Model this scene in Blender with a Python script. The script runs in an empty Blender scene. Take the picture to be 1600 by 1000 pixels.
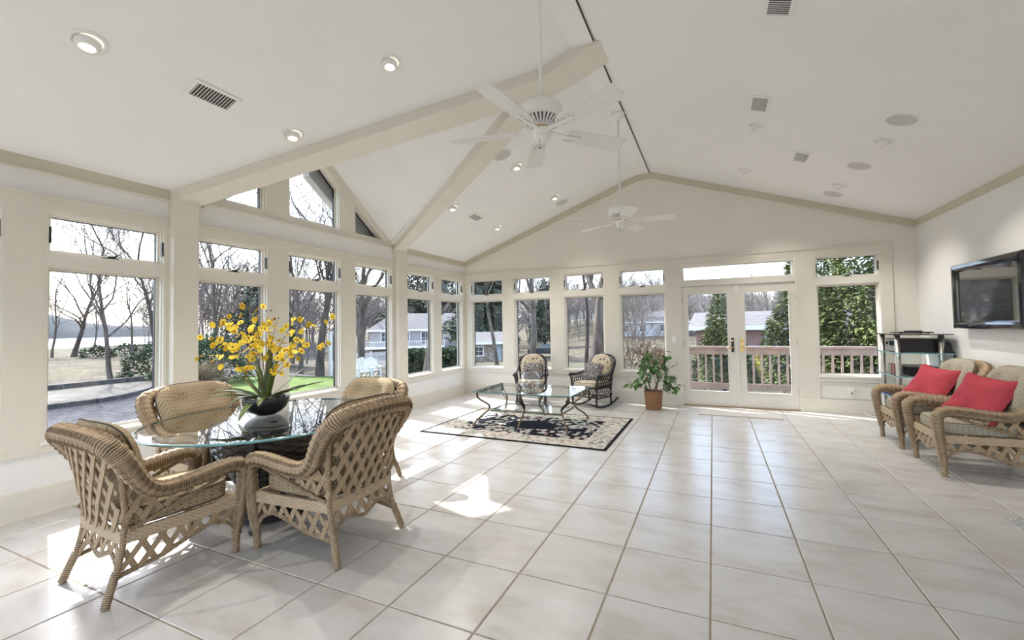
import bpy, math, random
import numpy as np
from math import sin, cos, pi, radians, sqrt, atan2, hypot
from mathutils import Vector, Matrix
SC = bpy.context.scene
COL = SC.collection
RND = random.Random(7)

# ---------------------------------------------------------------- room measures (metres)
XL, XR, YB, YF = -4.974, 2.776, 7.853, -3.2      # left wall, right wall, back wall, wall behind the camera
ZE, ZR, XM, ZE2 = 2.856, 4.243, -1.071, 2.8815   # left eave, ridge, ridge line, right eave
SL = (ZR - ZE) / (XM - XL); SR = (ZR - ZE2) / (XR - XM)
YG, ZG, SG = 4.125, 3.98, .756                   # cross gable: ridge line, ridge height, slope
EYE = 1.4316

# ---------------------------------------------------------------- camera, sky, sun, exposure
cam = bpy.data.cameras.new('camera'); camo = bpy.data.objects.new('camera', cam); COL.objects.link(camo)
yaw, pit, rol = radians(23.37512), radians(1.77945), radians(-1.05338)
F = Vector((-sin(yaw)*cos(pit), cos(yaw)*cos(pit), sin(pit))); R0 = Vector((cos(yaw), sin(yaw), 0)); U0 = R0.cross(F)
R = R0*cos(rol) + U0*sin(rol); U = -R0*sin(rol) + U0*cos(rol)
camo.matrix_world = Matrix(((R.x, U.x, -F.x, 0), (R.y, U.y, -F.y, 0), (R.z, U.z, -F.z, EYE), (0, 0, 0, 1)))
cam.sensor_width = 36; cam.lens = 655.163/1600*36; cam.shift_x = -30.156/1600; cam.shift_y = -10.834/1600
cam.clip_start = .05; cam.clip_end = 600
SC.camera = camo

SUN_DIR = Vector((1, -.30, -1.02)).normalized()
w = bpy.data.worlds.new('world'); SC.world = w; w.use_nodes = True; nt = w.node_tree
bg = nt.nodes['Background']
sky = nt.nodes.new('ShaderNodeTexSky'); sky.sky_type = 'NISHITA'; sky.sun_disc = False
sky.sun_elevation = radians(44.3); sky.sun_rotation = atan2(-SUN_DIR.x, -SUN_DIR.y); sky.air_density = 1.0; sky.dust_density = 2.5; sky.ozone_density = 1.0
mx = nt.nodes.new('ShaderNodeMix'); mx.data_type = 'RGBA'; mx.inputs[0].default_value = .45
sc_ = nt.nodes.new('ShaderNodeVectorMath'); sc_.operation = 'SCALE'; sc_.inputs['Scale'].default_value = .28
nt.links.new(sky.outputs[0], sc_.inputs[0]); nt.links.new(sc_.outputs[0], mx.inputs[6]); mx.inputs[7].default_value = (.88, .96, 1.10, 1)
nt.links.new(mx.outputs[2], bg.inputs[0]); bg.inputs[1].default_value = 1.9
sun = bpy.data.lights.new('sun', 'SUN'); sun.energy = 6.5; sun.angle = radians(.6); sun.color = (1, .97, .92)
suno = bpy.data.objects.new('sun', sun); COL.objects.link(suno); suno.rotation_euler = SUN_DIR.to_track_quat('-Z', 'Y').to_euler(); suno.location = (-20, 6, 20)

vs = SC.view_settings; vs.view_transform = 'Standard'; vs.look = 'None'; vs.gamma = 1; vs.use_curve_mapping = False; vs.exposure = 1.0
SC.cycles.max_bounces = 10; SC.cycles.diffuse_bounces = 6; SC.cycles.transparent_max_bounces = 16; SC.cycles.glossy_bounces = 4
SC.cycles.sample_clamp_indirect = 6; SC.cycles.use_denoising = True

# ---------------------------------------------------------------- helpers
class MB:
    "collects faces; build() links them as ONE mesh object"
    def __init__(s): s.v = []; s.f = []; s.uv = {}
    def add(s, vs, fs, uvs=None):
        o = len(s.v); s.v.extend([tuple(p) for p in vs])
        for k, f in enumerate(fs):
            if uvs is not None: s.uv[len(s.f)] = uvs[k]
            s.f.append(tuple(i+o for i in f))
    def box(s, x0, y0, z0, x1, y1, z1):
        if x0 > x1: x0, x1 = x1, x0
        if y0 > y1: y0, y1 = y1, y0
        if z0 > z1: z0, z1 = z1, z0
        s.add([(x0,y0,z0),(x1,y0,z0),(x1,y1,z0),(x0,y1,z0),(x0,y0,z1),(x1,y0,z1),(x1,y1,z1),(x0,y1,z1)],
              [(0,3,2,1),(4,5,6,7),(0,1,5,4),(1,2,6,5),(2,3,7,6),(3,0,4,7)])
        return s
    def obox(s, c, size, M=None):
        M = M or Matrix.Identity(3); c = Vector(c); hx, hy, hz = [q/2 for q in size]
        vs = [c + M @ Vector((a*hx, b*hy, d*hz)) for a, b, d in ((-1,-1,-1),(1,-1,-1),(1,1,-1),(-1,1,-1),(-1,-1,1),(1,-1,1),(1,1,1),(-1,1,1))]
        s.add(vs, [(0,3,2,1),(4,5,6,7),(0,1,5,4),(1,2,6,5),(2,3,7,6),(3,0,4,7)]); return s
    def bar(s, a, b, wd, th, up=(0,0,1)):
        "a straight bar of rectangular section from a to b"
        a, b = Vector(a), Vector(b); d = (b-a); L = d.length; d.normalize(); upv = Vector(up)
        if abs(d.dot(upv)) > .98: upv = Vector((1,0,0))
        sd = d.cross(upv).normalized(); n = sd.cross(d)
        M = Matrix((sd, d, n)).transposed(); return s.obox((a+b)/2, (wd, L, th), M)
    def prism(s, poly, f0, f1):
        "poly: list of 2d points; f0/f1 map a 2d point to 3d for both caps"
        n = len(poly); a = [f0(*p) for p in poly]; b = [f1(*p) for p in poly]
        s.add(a+b, [tuple(range(n))[::-1], tuple(range(n, 2*n))] + [(i, (i+1) % n, n+(i+1) % n, n+i) for i in range(n)]); return s
    def tube(s, path, r, n=8, cap=True, closed=False, relief=None, flat=1.0, up=None):
        P = [Vector(p) for p in path]; m = len(P); rr = r if hasattr(r, '__len__') else [r]*m
        T = []
        for i in range(m):
            if closed: t = P[(i+1) % m]-P[i-1]
            else: t = P[min(i+1, m-1)]-P[max(i-1, 0)]
            T.append(t.normalized() if t.length > 1e-9 else Vector((0,0,1)))
        ref = Vector(up) if up else (Vector((0,0,1)) if abs(T[0].z) < .9 else Vector((1,0,0)))
        nrm = (ref - T[0]*ref.dot(T[0])).normalized(); vs = []; U_ = []; L = 0
        for i in range(m):
            nrm = nrm - T[i]*nrm.dot(T[i]); nrm.normalize(); bn = T[i].cross(nrm)
            if i: L += (P[i]-P[i-1]).length
            U_.append(L)
            for j in range(n):
                a = 2*pi*j/n; q = rr[i] + (relief(i, j) if relief else 0)
                vs.append(P[i] + nrm*(cos(a)*q*flat) + bn*(sin(a)*q))
        fs = []; uv = []
        for i in range(m if closed else m-1):
            k = (i+1) % m
            for j in range(n):
                l = (j+1) % n; fs.append((i*n+j, i*n+l, k*n+l, k*n+j))
                uv.append(((U_[i], j/n), (U_[i], (j+1)/n), (U_[k] if k else U_[i]+.01, (j+1)/n), (U_[k] if k else U_[i]+.01, j/n)))
        if cap and not closed:
            fs.append(tuple(range(n))[::-1]); uv.append(tuple((0,0) for _ in range(n)))
            fs.append(tuple(range((m-1)*n, m*n))); uv.append(tuple((0,0) for _ in range(n)))
        s.add(vs, fs, uv); return s
    def lathe(s, prof, n=24, c=(0,0,0), M=None, relief=None, caps=True):
        c = Vector(c); M = M or Matrix.Identity(3); vs = []; m = len(prof)
        for i, (r, z) in enumerate(prof):
            for j in range(n):
                a = 2*pi*j/n; q = r + (relief(i, j) if relief else 0)
                vs.append(c + M @ Vector((cos(a)*q, sin(a)*q, z)))
        fs = [(i*n+j, i*n+(j+1) % n, (i+1)*n+(j+1) % n, (i+1)*n+j) for i in range(m-1) for j in range(n)]
        uv = [((i/m, j/n),)*4 for i in range(m-1) for j in range(n)]
        if caps:
            if prof[0][0] > 1e-5: fs.append(tuple(range(n))[::-1]); uv.append(((0,0),)*n)
            if prof[-1][0] > 1e-5: fs.append(tuple(range((m-1)*n, m*n))); uv.append(((0,0),)*n)
        s.add(vs, fs, uv); return s
    def ball(s, c, r, n=12, m=8, sq=(1,1,1)):
        prof = [(sin(pi*i/m)*r, -cos(pi*i/m)*r) for i in range(m+1)]
        o = len(s.v); s.lathe([(max(a, 1e-4), z) for a, z in prof], n, (0,0,0), caps=False)
        for i in range(o, len(s.v)):
            v = s.v[i]; s.v[i] = (c[0]+v[0]*sq[0], c[1]+v[1]*sq[1], c[2]+v[2]*sq[2])
        return s
    def mesh(s, name, smooth=False):
        me = bpy.data.meshes.new(name); me.from_pydata(s.v, [], s.f); me.update()
        if s.uv:
            ul = me.uv_layers.new(name='UVMap'); d = np.zeros(len(me.loops)*2, np.float32)
            for p in me.polygons:
                q = s.uv.get(p.index)
                if q:
                    for k, li in enumerate(p.loop_indices): d[2*li] = q[k][0]; d[2*li+1] = q[k][1]
            ul.data.foreach_set('uv', d)
        if smooth: me.polygons.foreach_set('use_smooth', np.ones(len(me.polygons), bool))
        return me
    def build(s, name, mat, parent=None, smooth=False, **k):
        return put(name, s.mesh(name, smooth), mat, parent, **k)

def put(name, me, mat=None, parent=None, loc=None, rot=None, M=None, label=None, cat=None, group=None, kind=None):
    if mat is not None and len(me.materials) == 0: me.materials.append(mat)
    o = bpy.data.objects.new(name, me); COL.objects.link(o)
    if parent: o.parent = parent
    if loc is not None: o.location = loc
    if rot is not None: o.rotation_euler = rot
    if M is not None: o.matrix_local = M
    return tag(o, label, cat, group, kind)

def tag(o, label=None, cat=None, group=None, kind=None):
    if label: o['label'] = label
    if cat: o['category'] = cat
    if group: o['group'] = group
    if kind: o['kind'] = kind
    return o

def thing(name, label, cat, loc=(0,0,0), rz=0, group=None, kind=None, M=None):
    o = bpy.data.objects.new(name, None); COL.objects.link(o); o.empty_display_size = .1
    if M is not None: o.matrix_world = M
    else: o.location = loc; o.rotation_euler = (0, 0, rz)
    return tag(o, label, cat, group, kind)

def dup(o, label=None, loc=None, rz=None, parent=None, M=None):
    "a copy of a thing with copies of its parts and sub-parts"
    c = o.copy(); COL.objects.link(c)
    if parent: c.parent = parent
    for ch in list(KIDS(o)): dup(ch, parent=c)
    if label: c['label'] = label
    if loc is not None: c.location = loc
    if rz is not None: c.rotation_euler = (0, 0, rz)
    if M is not None: c.matrix_world = M
    return c
def KIDS(o): return [x for x in o.children]

def pol(az, d, z=0):                 # a place on the ground, by bearing (degrees left of the room's long axis) and distance
    a = radians(az); return Vector((-sin(a)*d, cos(a)*d, z))

# ---------------------------------------------------------------- materials
def mat(name, col, rough=.6, spec=.5, metal=0, var=.0, scale=8, bump=0, bscale=60, emit=None, estr=0, coat=0, coords='Object', col2=None, detail=4, stretch=None, ior=1.5):
    m = bpy.data.materials.new(name); m.use_nodes = True; nt = m.node_tree; b = nt.nodes['Principled BSDF']
    b.inputs['Base Color'].default_value = (*col, 1); b.inputs['Roughness'].default_value = rough
    b.inputs['Specular IOR Level'].default_value = spec; b.inputs['Metallic'].default_value = metal; b.inputs['IOR'].default_value = ior
    if coat: b.inputs['Coat Weight'].default_value = coat; b.inputs['Coat Roughness'].default_value = .05
    if emit: b.inputs['Emission Color'].default_value = (*emit, 1); b.inputs['Emission Strength'].default_value = estr
    if var or col2 or bump:
        tc = nt.nodes.new('ShaderNodeTexCoord'); src = tc.outputs[coords] if coords != 'World' else nt.nodes.new('ShaderNodeNewGeometry').outputs['Position']
        if stretch:
            mp = nt.nodes.new('ShaderNodeMapping'); mp.inputs['Scale'].default_value = stretch; nt.links.new(src, mp.inputs[0]); src = mp.outputs[0]
    if var or col2:
        n = nt.nodes.new('ShaderNodeTexNoise'); n.inputs['Scale'].default_value = scale; n.inputs['Detail'].default_value = detail; nt.links.new(src, n.inputs['Vector'])
        rp = nt.nodes.new('ShaderNodeValToRGB'); rp.color_ramp.elements[0].position = .35; rp.color_ramp.elements[1].position = .65
        c2 = col2 or tuple(c*(1-var) for c in col); rp.color_ramp.elements[0].color = (*c2, 1); rp.color_ramp.elements[1].color = (*(col if col2 else tuple(min(1, c*(1+var*.5)) for c in col)), 1)
        nt.links.new(n.outputs[0], rp.inputs[0]); nt.links.new(rp.outputs[0], b.inputs['Base Color'])
    if bump:
        n2 = nt.nodes.new('ShaderNodeTexNoise'); n2.inputs['Scale'].default_value = bscale; n2.inputs['Detail'].default_value = 3; nt.links.new(src, n2.inputs['Vector'])
        bp = nt.nodes.new('ShaderNodeBump'); bp.inputs['Strength'].default_value = bump; bp.inputs['Distance'].default_value = .01
        nt.links.new(n2.outputs[0], bp.inputs['Height']); nt.links.new(bp.outputs[0], b.inputs['Normal'])
    return m

class G:
    "short-hand for node graphs"
    def __init__(s, m): s.nt = m.node_tree; s.b = s.nt.nodes['Principled BSDF']
    def link(s, v, inp):
        if isinstance(v, bpy.types.NodeSocket): s.nt.links.new(v, inp)
        elif v is not None:
            if hasattr(inp.default_value, '__len__') and len(inp.default_value) == 4 and len(v) == 3: v = (*v, 1)
            inp.default_value = v
    def math(s, op, a, b=None, clamp=False):
        n = s.nt.nodes.new('ShaderNodeMath'); n.operation = op; n.use_clamp = clamp; s.link(a, n.inputs[0])
        if b is not None: s.link(b, n.inputs[1])
        return n.outputs[0]
    def mix(s, f, a, b):
        n = s.nt.nodes.new('ShaderNodeMix'); n.data_type = 'RGBA'; s.link(f, n.inputs[0]); s.link(a, n.inputs[6]); s.link(b, n.inputs[7]); return n.outputs[2]
    def coord(s, which='Object'):
        return s.nt.nodes.new('ShaderNodeTexCoord').outputs[which]
    def pos(s): return s.nt.nodes.new('ShaderNodeNewGeometry').outputs['Position']
    def sep(s, v):
        n = s.nt.nodes.new('ShaderNodeSeparateXYZ'); s.nt.links.new(v, n.inputs[0]); return n.outputs
    def comb(s, x=0, y=0, z=0):
        n = s.nt.nodes.new('ShaderNodeCombineXYZ'); s.link(x, n.inputs[0]); s.link(y, n.inputs[1]); s.link(z, n.inputs[2]); return n.outputs[0]
    def mapping(s, v, scale=(1,1,1), rot=(0,0,0), loc=(0,0,0)):
        n = s.nt.nodes.new('ShaderNodeMapping'); s.nt.links.new(v, n.inputs[0]); n.inputs['Scale'].default_value = scale; n.inputs['Rotation'].default_value = rot; n.inputs['Location'].default_value = loc; return n.outputs[0]
    def noise(s, v, scale, detail=3, rough=.5):
        n = s.nt.nodes.new('ShaderNodeTexNoise'); s.nt.links.new(v, n.inputs['Vector']); n.inputs['Scale'].default_value = scale; n.inputs['Detail'].default_value = detail; n.inputs['Roughness'].default_value = rough; return n.outputs[0]
    def voro(s, v, scale, feat='F1', rand=1):
        n = s.nt.nodes.new('ShaderNodeTexVoronoi'); n.feature = feat; s.nt.links.new(v, n.inputs['Vector']); n.inputs['Scale'].default_value = scale; n.inputs['Randomness'].default_value = rand; return n.outputs
    def dots(s, ob, scale, size):
        q = s.sep(ob); u = s.math('MULTIPLY_ADD', q[1], .5); s.nt.links.new(q[0], u.node.inputs[2]); v = s.math('MULTIPLY_ADD', q[1], .62); v2 = s.math('MULTIPLY_ADD', q[2], .9); s.nt.links.new(v2, v.node.inputs[2]); v2.node.inputs[2].default_value = 0
        n = s.nt.nodes.new('ShaderNodeTexVoronoi'); n.voronoi_dimensions = '2D'; n.inputs['Scale'].default_value = scale; n.inputs['Randomness'].default_value = .15; s.nt.links.new(s.comb(u, v, 0), n.inputs['Vector']); return s.math('LESS_THAN', n.outputs[0], size)
    def ramp(s, f, stops, mode='LINEAR'):
        n = s.nt.nodes.new('ShaderNodeValToRGB'); n.color_ramp.interpolation = mode; e = n.color_ramp.elements
        while len(e) < len(stops): e.new(.5)
        for k, (p, c) in enumerate(stops): e[k].position = p; e[k].color = (*c, 1)
        s.link(f, n.inputs[0]); return n.outputs[0]
    def objrand(s): return s.nt.nodes.new('ShaderNodeObjectInfo').outputs['Random']
    def bump(s, h, strength=.3, dist=.01):
        n = s.nt.nodes.new('ShaderNodeBump'); n.inputs['Strength'].default_value = strength; n.inputs['Distance'].default_value = dist; s.nt.links.new(h, n.inputs['Height']); s.nt.links.new(n.outputs[0], s.b.inputs['Normal'])
    def color(s, c): s.link(c, s.b.inputs['Base Color'])
    def rough(s, c): s.link(c, s.b.inputs['Roughness'])

def glassmat(name, tint, f0=.04, gain=1.0, rough=.0):
    "clear sheet glass: Schlick mix of see-through and mirror, the same from both sides"
    m = bpy.data.materials.new(name); m.use_nodes = True; nt = m.node_tree; nt.nodes.clear()
    out = nt.nodes.new('ShaderNodeOutputMaterial'); mixs = nt.nodes.new('ShaderNodeMixShader'); tr = nt.nodes.new('ShaderNodeBsdfTransparent'); gl = nt.nodes.new('ShaderNodeBsdfGlossy'); lw = nt.nodes.new('ShaderNodeLayerWeight')
    tr.inputs[0].default_value = (*tint, 1); gl.inputs['Roughness'].default_value = rough; lw.inputs[0].default_value = .5
    pw = nt.nodes.new('ShaderNodeMath'); pw.operation = 'POWER'; pw.inputs[1].default_value = 5; nt.links.new(lw.outputs['Facing'], pw.inputs[0])
    mm = nt.nodes.new('ShaderNodeMath'); mm.operation = 'MULTIPLY_ADD'; mm.inputs[1].default_value = (1-f0)*gain; mm.inputs[2].default_value = f0; mm.use_clamp = True
    nt.links.new(pw.outputs[0], mm.inputs[0]); nt.links.new(mm.outputs[0], mixs.inputs[0]); nt.links.new(tr.outputs[0], mixs.inputs[1]); nt.links.new(gl.outputs[0], mixs.inputs[2]); nt.links.new(mixs.outputs[0], out.inputs[0])
    return m

M_ = {}
M_['cream'] = mat('cream_paint', (.74,.70,.615), .45, var=.03, scale=3, coords='World')
M_['crown'] = mat('shaded_trim_paint', (.60,.55,.445), .45, var=.03, scale=3, coords='World')  # crown boards: cream darkened, their downward-facing shade put into the colour
M_['white'] = mat('white_paint', (.83,.82,.80), .5, var=.02, scale=3, coords='World')
M_['ceiling'] = mat('ceiling_paint', (.86,.855,.84), .75, var=.015, scale=2, coords='World', bump=.05, bscale=120)
M_['wall'] = mat('wall_paint', (.79,.76,.69), .7, var=.02, scale=2, coords='World', bump=.05, bscale=120)
M_['wallr'] = mat('right_wall_paint', (.82,.81,.79), .7, var=.02, scale=2, coords='World', bump=.05, bscale=120)
M_['sash'] = mat('sash_paint', (.77,.74,.665), .4)
M_['pane'] = glassmat('window_glass', (.80,.84,.87), .03, .5)
M_['dark'] = mat('dark_metal', (.02,.018,.017), .4)
M_['seam'] = mat('gap_shade', (.04,.037,.033), .8)  # solid strip, the shade inside the ridge gap put into its colour
M_['brass'] = mat('brass', (.62,.42,.16), .25, metal=1)
M_['fanwhite'] = mat('fan_white', (.84,.83,.80), .35)
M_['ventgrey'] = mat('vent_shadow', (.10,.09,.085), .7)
M_['plastic'] = mat('white_plastic', (.86,.85,.82), .35)
# ================================================================ THE ROOM
def L3(u, w, z): return (XL-w, u, z)          # left wall: u along, w outwards
def B3(u, w, z): return (u, YB+w, z)          # back wall
def R3(u, w, z): return (XR+w, u, z)
def F3(u, w, z): return (u, YF-w, z)
def wb(mb, W, u0, u1, w0, w1, z0, z1):
    a, b = W(u0, w0, z0), W(u1, w1, z1); mb.box(*a, *b); return mb
def zgab(y): return ZG - SG*abs(y-YG)
def zslope(x): return ZE + SL*(x-XL) if x < XM else ZE2 + SR*(XR-x)

S = dict(kind='structure')
# ---- floor: grout bed and tiles
T = .51; GX0, GY0 = -.052, 2.238
m = mat('grout', (.30,.235,.165), .85, var=.2, scale=20, coords='World')
fb = MB(); fb.box(XL-.3, YF-.2, -.25, XR+.2, YB+.13, -.0035)
floor = fb.build('floor', m, **S)
mt = mat('floor_tile', (.68,.64,.58), .28, spec=.5); g = G(mt); p = g.pos()
rnd = g.objrand(); off = g.comb(g.math('MULTIPLY', rnd, 37), g.math('MULTIPLY', rnd, 91), 0)
va = g.nt.nodes.new('ShaderNodeVectorMath'); va.operation = 'ADD'; g.nt.links.new(p, va.inputs[0]); g.nt.links.new(off, va.inputs[1])
n1 = g.noise(g.mapping(va.outputs[0], (1,2.2,1), (0,0,.5)), 2.2, 6, .62); n2 = g.noise(va.outputs[0], 11, 5, .6)
c = g.ramp(n1, [(.34,(.455,.42,.375)),(.5,(.535,.518,.495)),(.66,(.58,.573,.56))]); c = g.mix(g.math('MULTIPLY', n2, .22), c, (.53,.485,.43)); c = g.mix(g.math('MULTIPLY', rnd, .2), c, (.55,.51,.45)); g.color(c)
g.rough(.24); g.bump(n2, .015, .003)
xs = [XL] + [GX0+T*i for i in range(-9, 6)] + [XR]; ys = [GY0+T*j for j in range(-4, 12)]
xs = [x for x in xs if XL <= x <= XR]; ys = [.2] + [y for y in ys if .25 < y < YB] + [YB+.02]
cache = {}
def tile(x0, x1, y0, y1):
    k = (round(x1-x0, 3), round(y1-y0, 3))
    if k not in cache:
        a, b = (k[0]-.008)/2, (k[1]-.008)/2; q = MB(); e = .0035
        q.add([(-a,-b,-.02),(a,-b,-.02),(a,b,-.02),(-a,b,-.02),(-a,-b,-e),(a,-b,-e),(a,b,-e),(-a,b,-e),(-a+e,-b+e,0),(a-e,-b+e,0),(a-e,b-e,0),(-a+e,b-e,0)],
              [(0,1,5,4),(1,2,6,5),(2,3,7,6),(3,0,4,7),(4,5,9,8),(5,6,10,9),(6,7,11,10),(7,4,8,11),(8,9,10,11)])
        cache[k] = q.mesh('tile')
    return put('tile', cache[k], mt, floor, loc=((x0+x1)/2, (y0+y1)/2, 0))
for i in range(len(xs)-1):
    for j in range(len(ys)-1): tile(xs[i], xs[i+1], ys[j], ys[j+1])
rest = MB()
yy = [YF] + [.2-T*k for k in range(6, -1, -1)]
for i in range(len(xs)-1):
    for j in range(len(yy)-1): rest.box(xs[i]+.004, yy[j]+.004, -.02, xs[i+1]-.004, yy[j+1]-.004, 0)
tag(rest.build('tile_field', mt, floor), kind='stuff')

# ---- window openings
LW = [(-2.75,-1.95),(-1.62,-.82),(-.6,.2),(.43,1.335),(1.553,2.375),(2.635,3.425),(3.68,4.525),(4.774,5.59),(5.955,6.745),(6.97,7.765)]
BW = [(-4.835,-4.045),(-3.80,-2.968),(-2.70,-1.875),(-1.60,-.76),(1.50,2.335)]
Z0, Z1, Z2, Z3 = .56, 2.015, 2.09, 2.46
DX0, DX1 = -.505, 1.245
# left wall
b = MB(); wb(b, L3, YF, YB+.16, .02, .16, -.2, Z0)
wb(b, L3, YF, YB+.16, .02, .16, Z3, 2.88)
edges = [YF] + [e for w_ in LW for e in w_] + [YB+.16]
for k in range(0, len(edges), 2): wb(b, L3, edges[k], edges[k+1], .02, .16, Z0, Z3)
G1, G2 = YG-(ZG-ZE)/SG, YG+(ZG-ZE)/SG
TW = [(2.86,3.41),(3.69,4.515),(4.775,5.40)]; TZ = 2.885
def gable_piece(b, poly): b.prism(poly, lambda y, z: L3(y, .02, z), lambda y, z: L3(y, .16, z))
top = lambda y: zgab(y)-.14
gable_piece(b, [(G1-.1,2.86),(G2+.1,2.86),(G2+.1,TZ),(G1-.1,TZ)])
for y0, y1 in ((G1,2.86),(3.41,3.69),(4.515,4.775),(5.40,G2)):
    pts = [(y0, TZ), (y1, TZ), (y1, max(TZ, zgab(y1)+.05)), (y0, max(TZ, zgab(y0)+.05))]
    gable_piece(b, pts)
for y0, y1 in TW:
    ks = [y0] + ([YG] if y0 < YG < y1 else []) + [y1]
    for a, c_ in zip(ks, ks[1:]): gable_piece(b, [(a, max(TZ, top(a))), (c_, max(TZ, top(c_))), (c_, zgab(c_)+.06), (a, zgab(a)+.06)])
b.build('wall_left', M_['white'], **S)
# back wall
b = MB(); wb(b, B3, XL-.16, DX0, .02, .16, -.2, Z0); wb(b, B3, DX1, XR+.16, .02, .16, -.2, Z0)
be = [XL-.16] + [e for w_ in BW[:4] for e in w_] + [DX0]
for k in range(0, len(be), 2): wb(b, B3, be[k], be[k+1], .02, .16, Z0, Z3)
wb(b, B3, DX1, BW[4][0], .02, .16, Z0, Z3); wb(b, B3, BW[4][1], XR+.16, .02, .16, Z0, Z3)
b.prism([(XL-.1,Z3),(XR+.1,Z3),(XR+.1,ZE2+.02),(XM,ZR+.05),(XL-.1,ZE+.02)], lambda x, z: B3(x,.02,z), lambda x, z: B3(x,.16,z))
b.build('wall_back', M_['wall'], **S)
b = MB(); wb(b, R3, YF-.2, YB+.2, 0, .15, -.2, 2.95); b.build('wall_right', M_['wallr'], **S)
# wall behind the camera; wide unseen openings added to let more daylight in
b = MB(); wb(b, F3, XL-.16, XR+.16, 0, .15, -.2, .05)
for x0, x1 in ((XL-.16,XL+.15),(-2.5,-2.35),(.15,.30),(XR-.15,XR+.16)): wb(b, F3, x0, x1, 0, .15, .05, 2.62)
b.prism([(XL-.1,2.6),(XR+.1,2.6),(XR+.1,ZE2+.02),(XM,ZR+.05),(XL-.1,ZE+.02)], lambda x, z: F3(x,0,z), lambda x, z: F3(x,.15,z))
b.build('wall_front', M_['wall'], **S)

# ---- ceiling
b = MB(); Mx = XL+(ZG-ZE)/SL
pl = [(XL-.16,YF),(XL-.16,G1),(Mx,YG),(XL-.16,G2),(XL-.16,YB+.16),(XM,YB+.16),(XM,YF)]
def cpl(fn, pts, th=.12):
    a = [(x, y, fn(x, y)) for x, y in pts]; c_ = [(x, y, fn(x, y)+th) for x, y in pts]; n = len(pts)
    b.add(a+c_, [tuple(range(n)), tuple(range(2*n-1, n-1, -1))] + [(i, n+i, n+(i+1) % n, (i+1) % n) for i in range(n)])
lf = lambda x, y: ZE + SL*(x-XL)
for quad in ([(XL-.16,YF),(XL-.16,G1),(Mx,YG),(XM,YG),(XM,YF)], [(XL-.16,G2),(XL-.16,YB+.16),(XM,YB+.16),(XM,YG),(Mx,YG)]): cpl(lf, quad)
cpl(lambda x, y: ZE2 + SR*(XR-x), [(XM,YF),(XM,YB+.16),(XR+.15,YB+.16),(XR+.15,YF)])
cpl(lambda x, y: zgab(y), [(XL-.02,G1-.05),(XL-.02,YG),(Mx+.05,YG)]); cpl(lambda x, y: zgab(y), [(XL-.02,YG),(XL-.02,G2+.05),(Mx+.05,YG)])
b.build('ceiling', M_['ceiling'], **S)
# rake overhang of the gable outside, seen through its windows
b = MB()
for sgn in (-1, 1):
    y0, y1 = YG, YG+sgn*1.75; dr = .38 if sgn > 0 else .12
    b.add([(XL-.17,y0,zgab(y0)-dr),(XL-.30,y0,zgab(y0)-dr),(XL-.30,y1,zgab(y1)-dr),(XL-.17,y1,zgab(y1)-dr),(XL-.17,y0,zgab(y0)+.1),(XL-.30,y0,zgab(y0)+.1),(XL-.30,y1,zgab(y1)+.1),(XL-.17,y1,zgab(y1)+.1)],
          [(0,1,2,3),(7,6,5,4),(0,4,5,1),(1,5,6,2),(2,6,7,3),(3,7,4,0)])
b.build('trim_19', mat('soffit', (.50,.48,.46), .8), label='grey soffit of the gable overhang outside the high triangular windows', **S)

# ---- ridge board and a dark strip painted for the shade in its gap
b = MB(); b.box(-1.205, YF, 4.186, -.992, YB+.02, 4.26); b.build('trim_1', M_['ceiling'], label='flat white ridge board running along the ceiling peak', **S)
b = MB(); b.box(-.992, YF, 4.196, -.984, YB+.02, 4.23); b.build('trim_2', M_['seam'], label='thin dark strip standing for the shaded gap beside the ridge board', **S)

# ---- valley beams: two from the columns, meeting in a stub that crosses to the ridge
def beam(pts, drop, name, label):
    b = MB(); n = len(pts); zz = lambda x: ZE+SL*(min(x, -.9)-XL)
    b.add([(x, y, zz(x)-drop) for x, y in pts] + [(x, y, zz(x)+.10) for x, y in pts], [tuple(range(n))[::-1], tuple(range(n, 2*n))] + [(i, (i+1) % n, n+(i+1) % n, n+i) for i in range(n)])
    b.build(name, M_['cream'], label=label, **S)
J0, J1 = (-1.56, 3.935), (-1.56, 4.315)
beam([(XL, 2.395), J0, (-1.56, YG), (-1.92, YG), (XL, 2.640)], .105, 'trim_3', 'cream boxed beam rising from the first column to the ridge')
beam([(XL, 5.615), (-1.92, YG), (-1.56, YG), J1, (XL, 5.875)], .105, 'trim_4', 'cream boxed beam rising from the second column to the ridge')
b = MB(); zz = lambda x: ZE+SL*(x-XL)
pts = [(-1.60,3.935),(-.905,3.935),(-.875,4.315),(-1.60,4.315)]
b.add([(x, y, zz(x)-.107) for x, y in pts]+[(x, y, zz(x)+.012) for x, y in pts], [(3,2,1,0),(4,5,6,7),(0,1,5,4),(1,2,6,5),(2,3,7,6),(3,0,4,7)])
b.build('trim_5', M_['cream'], label='cut end of the joined ceiling beams at the ridge', **S)

# ---- columns of the left wall
for k, (y0, y1) in enumerate(((2.40,2.622),(5.645,5.872))):
    c_ = thing(f'trim_{6+k}', ('cream boxed column under the nearer ceiling beam','cream boxed column under the farther ceiling beam')[k], None, (0,0,0), kind='structure')
    b = MB(); wb(b, L3, y0, y1, -.08, .03, 0, 2.80); b.build('shaft', M_['cream'], c_)
    b = MB(); wb(b, L3, y0-.018, y1+.018, -.10, .03, 0, .215); b.build('plinth', M_['cream'], c_)
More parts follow.
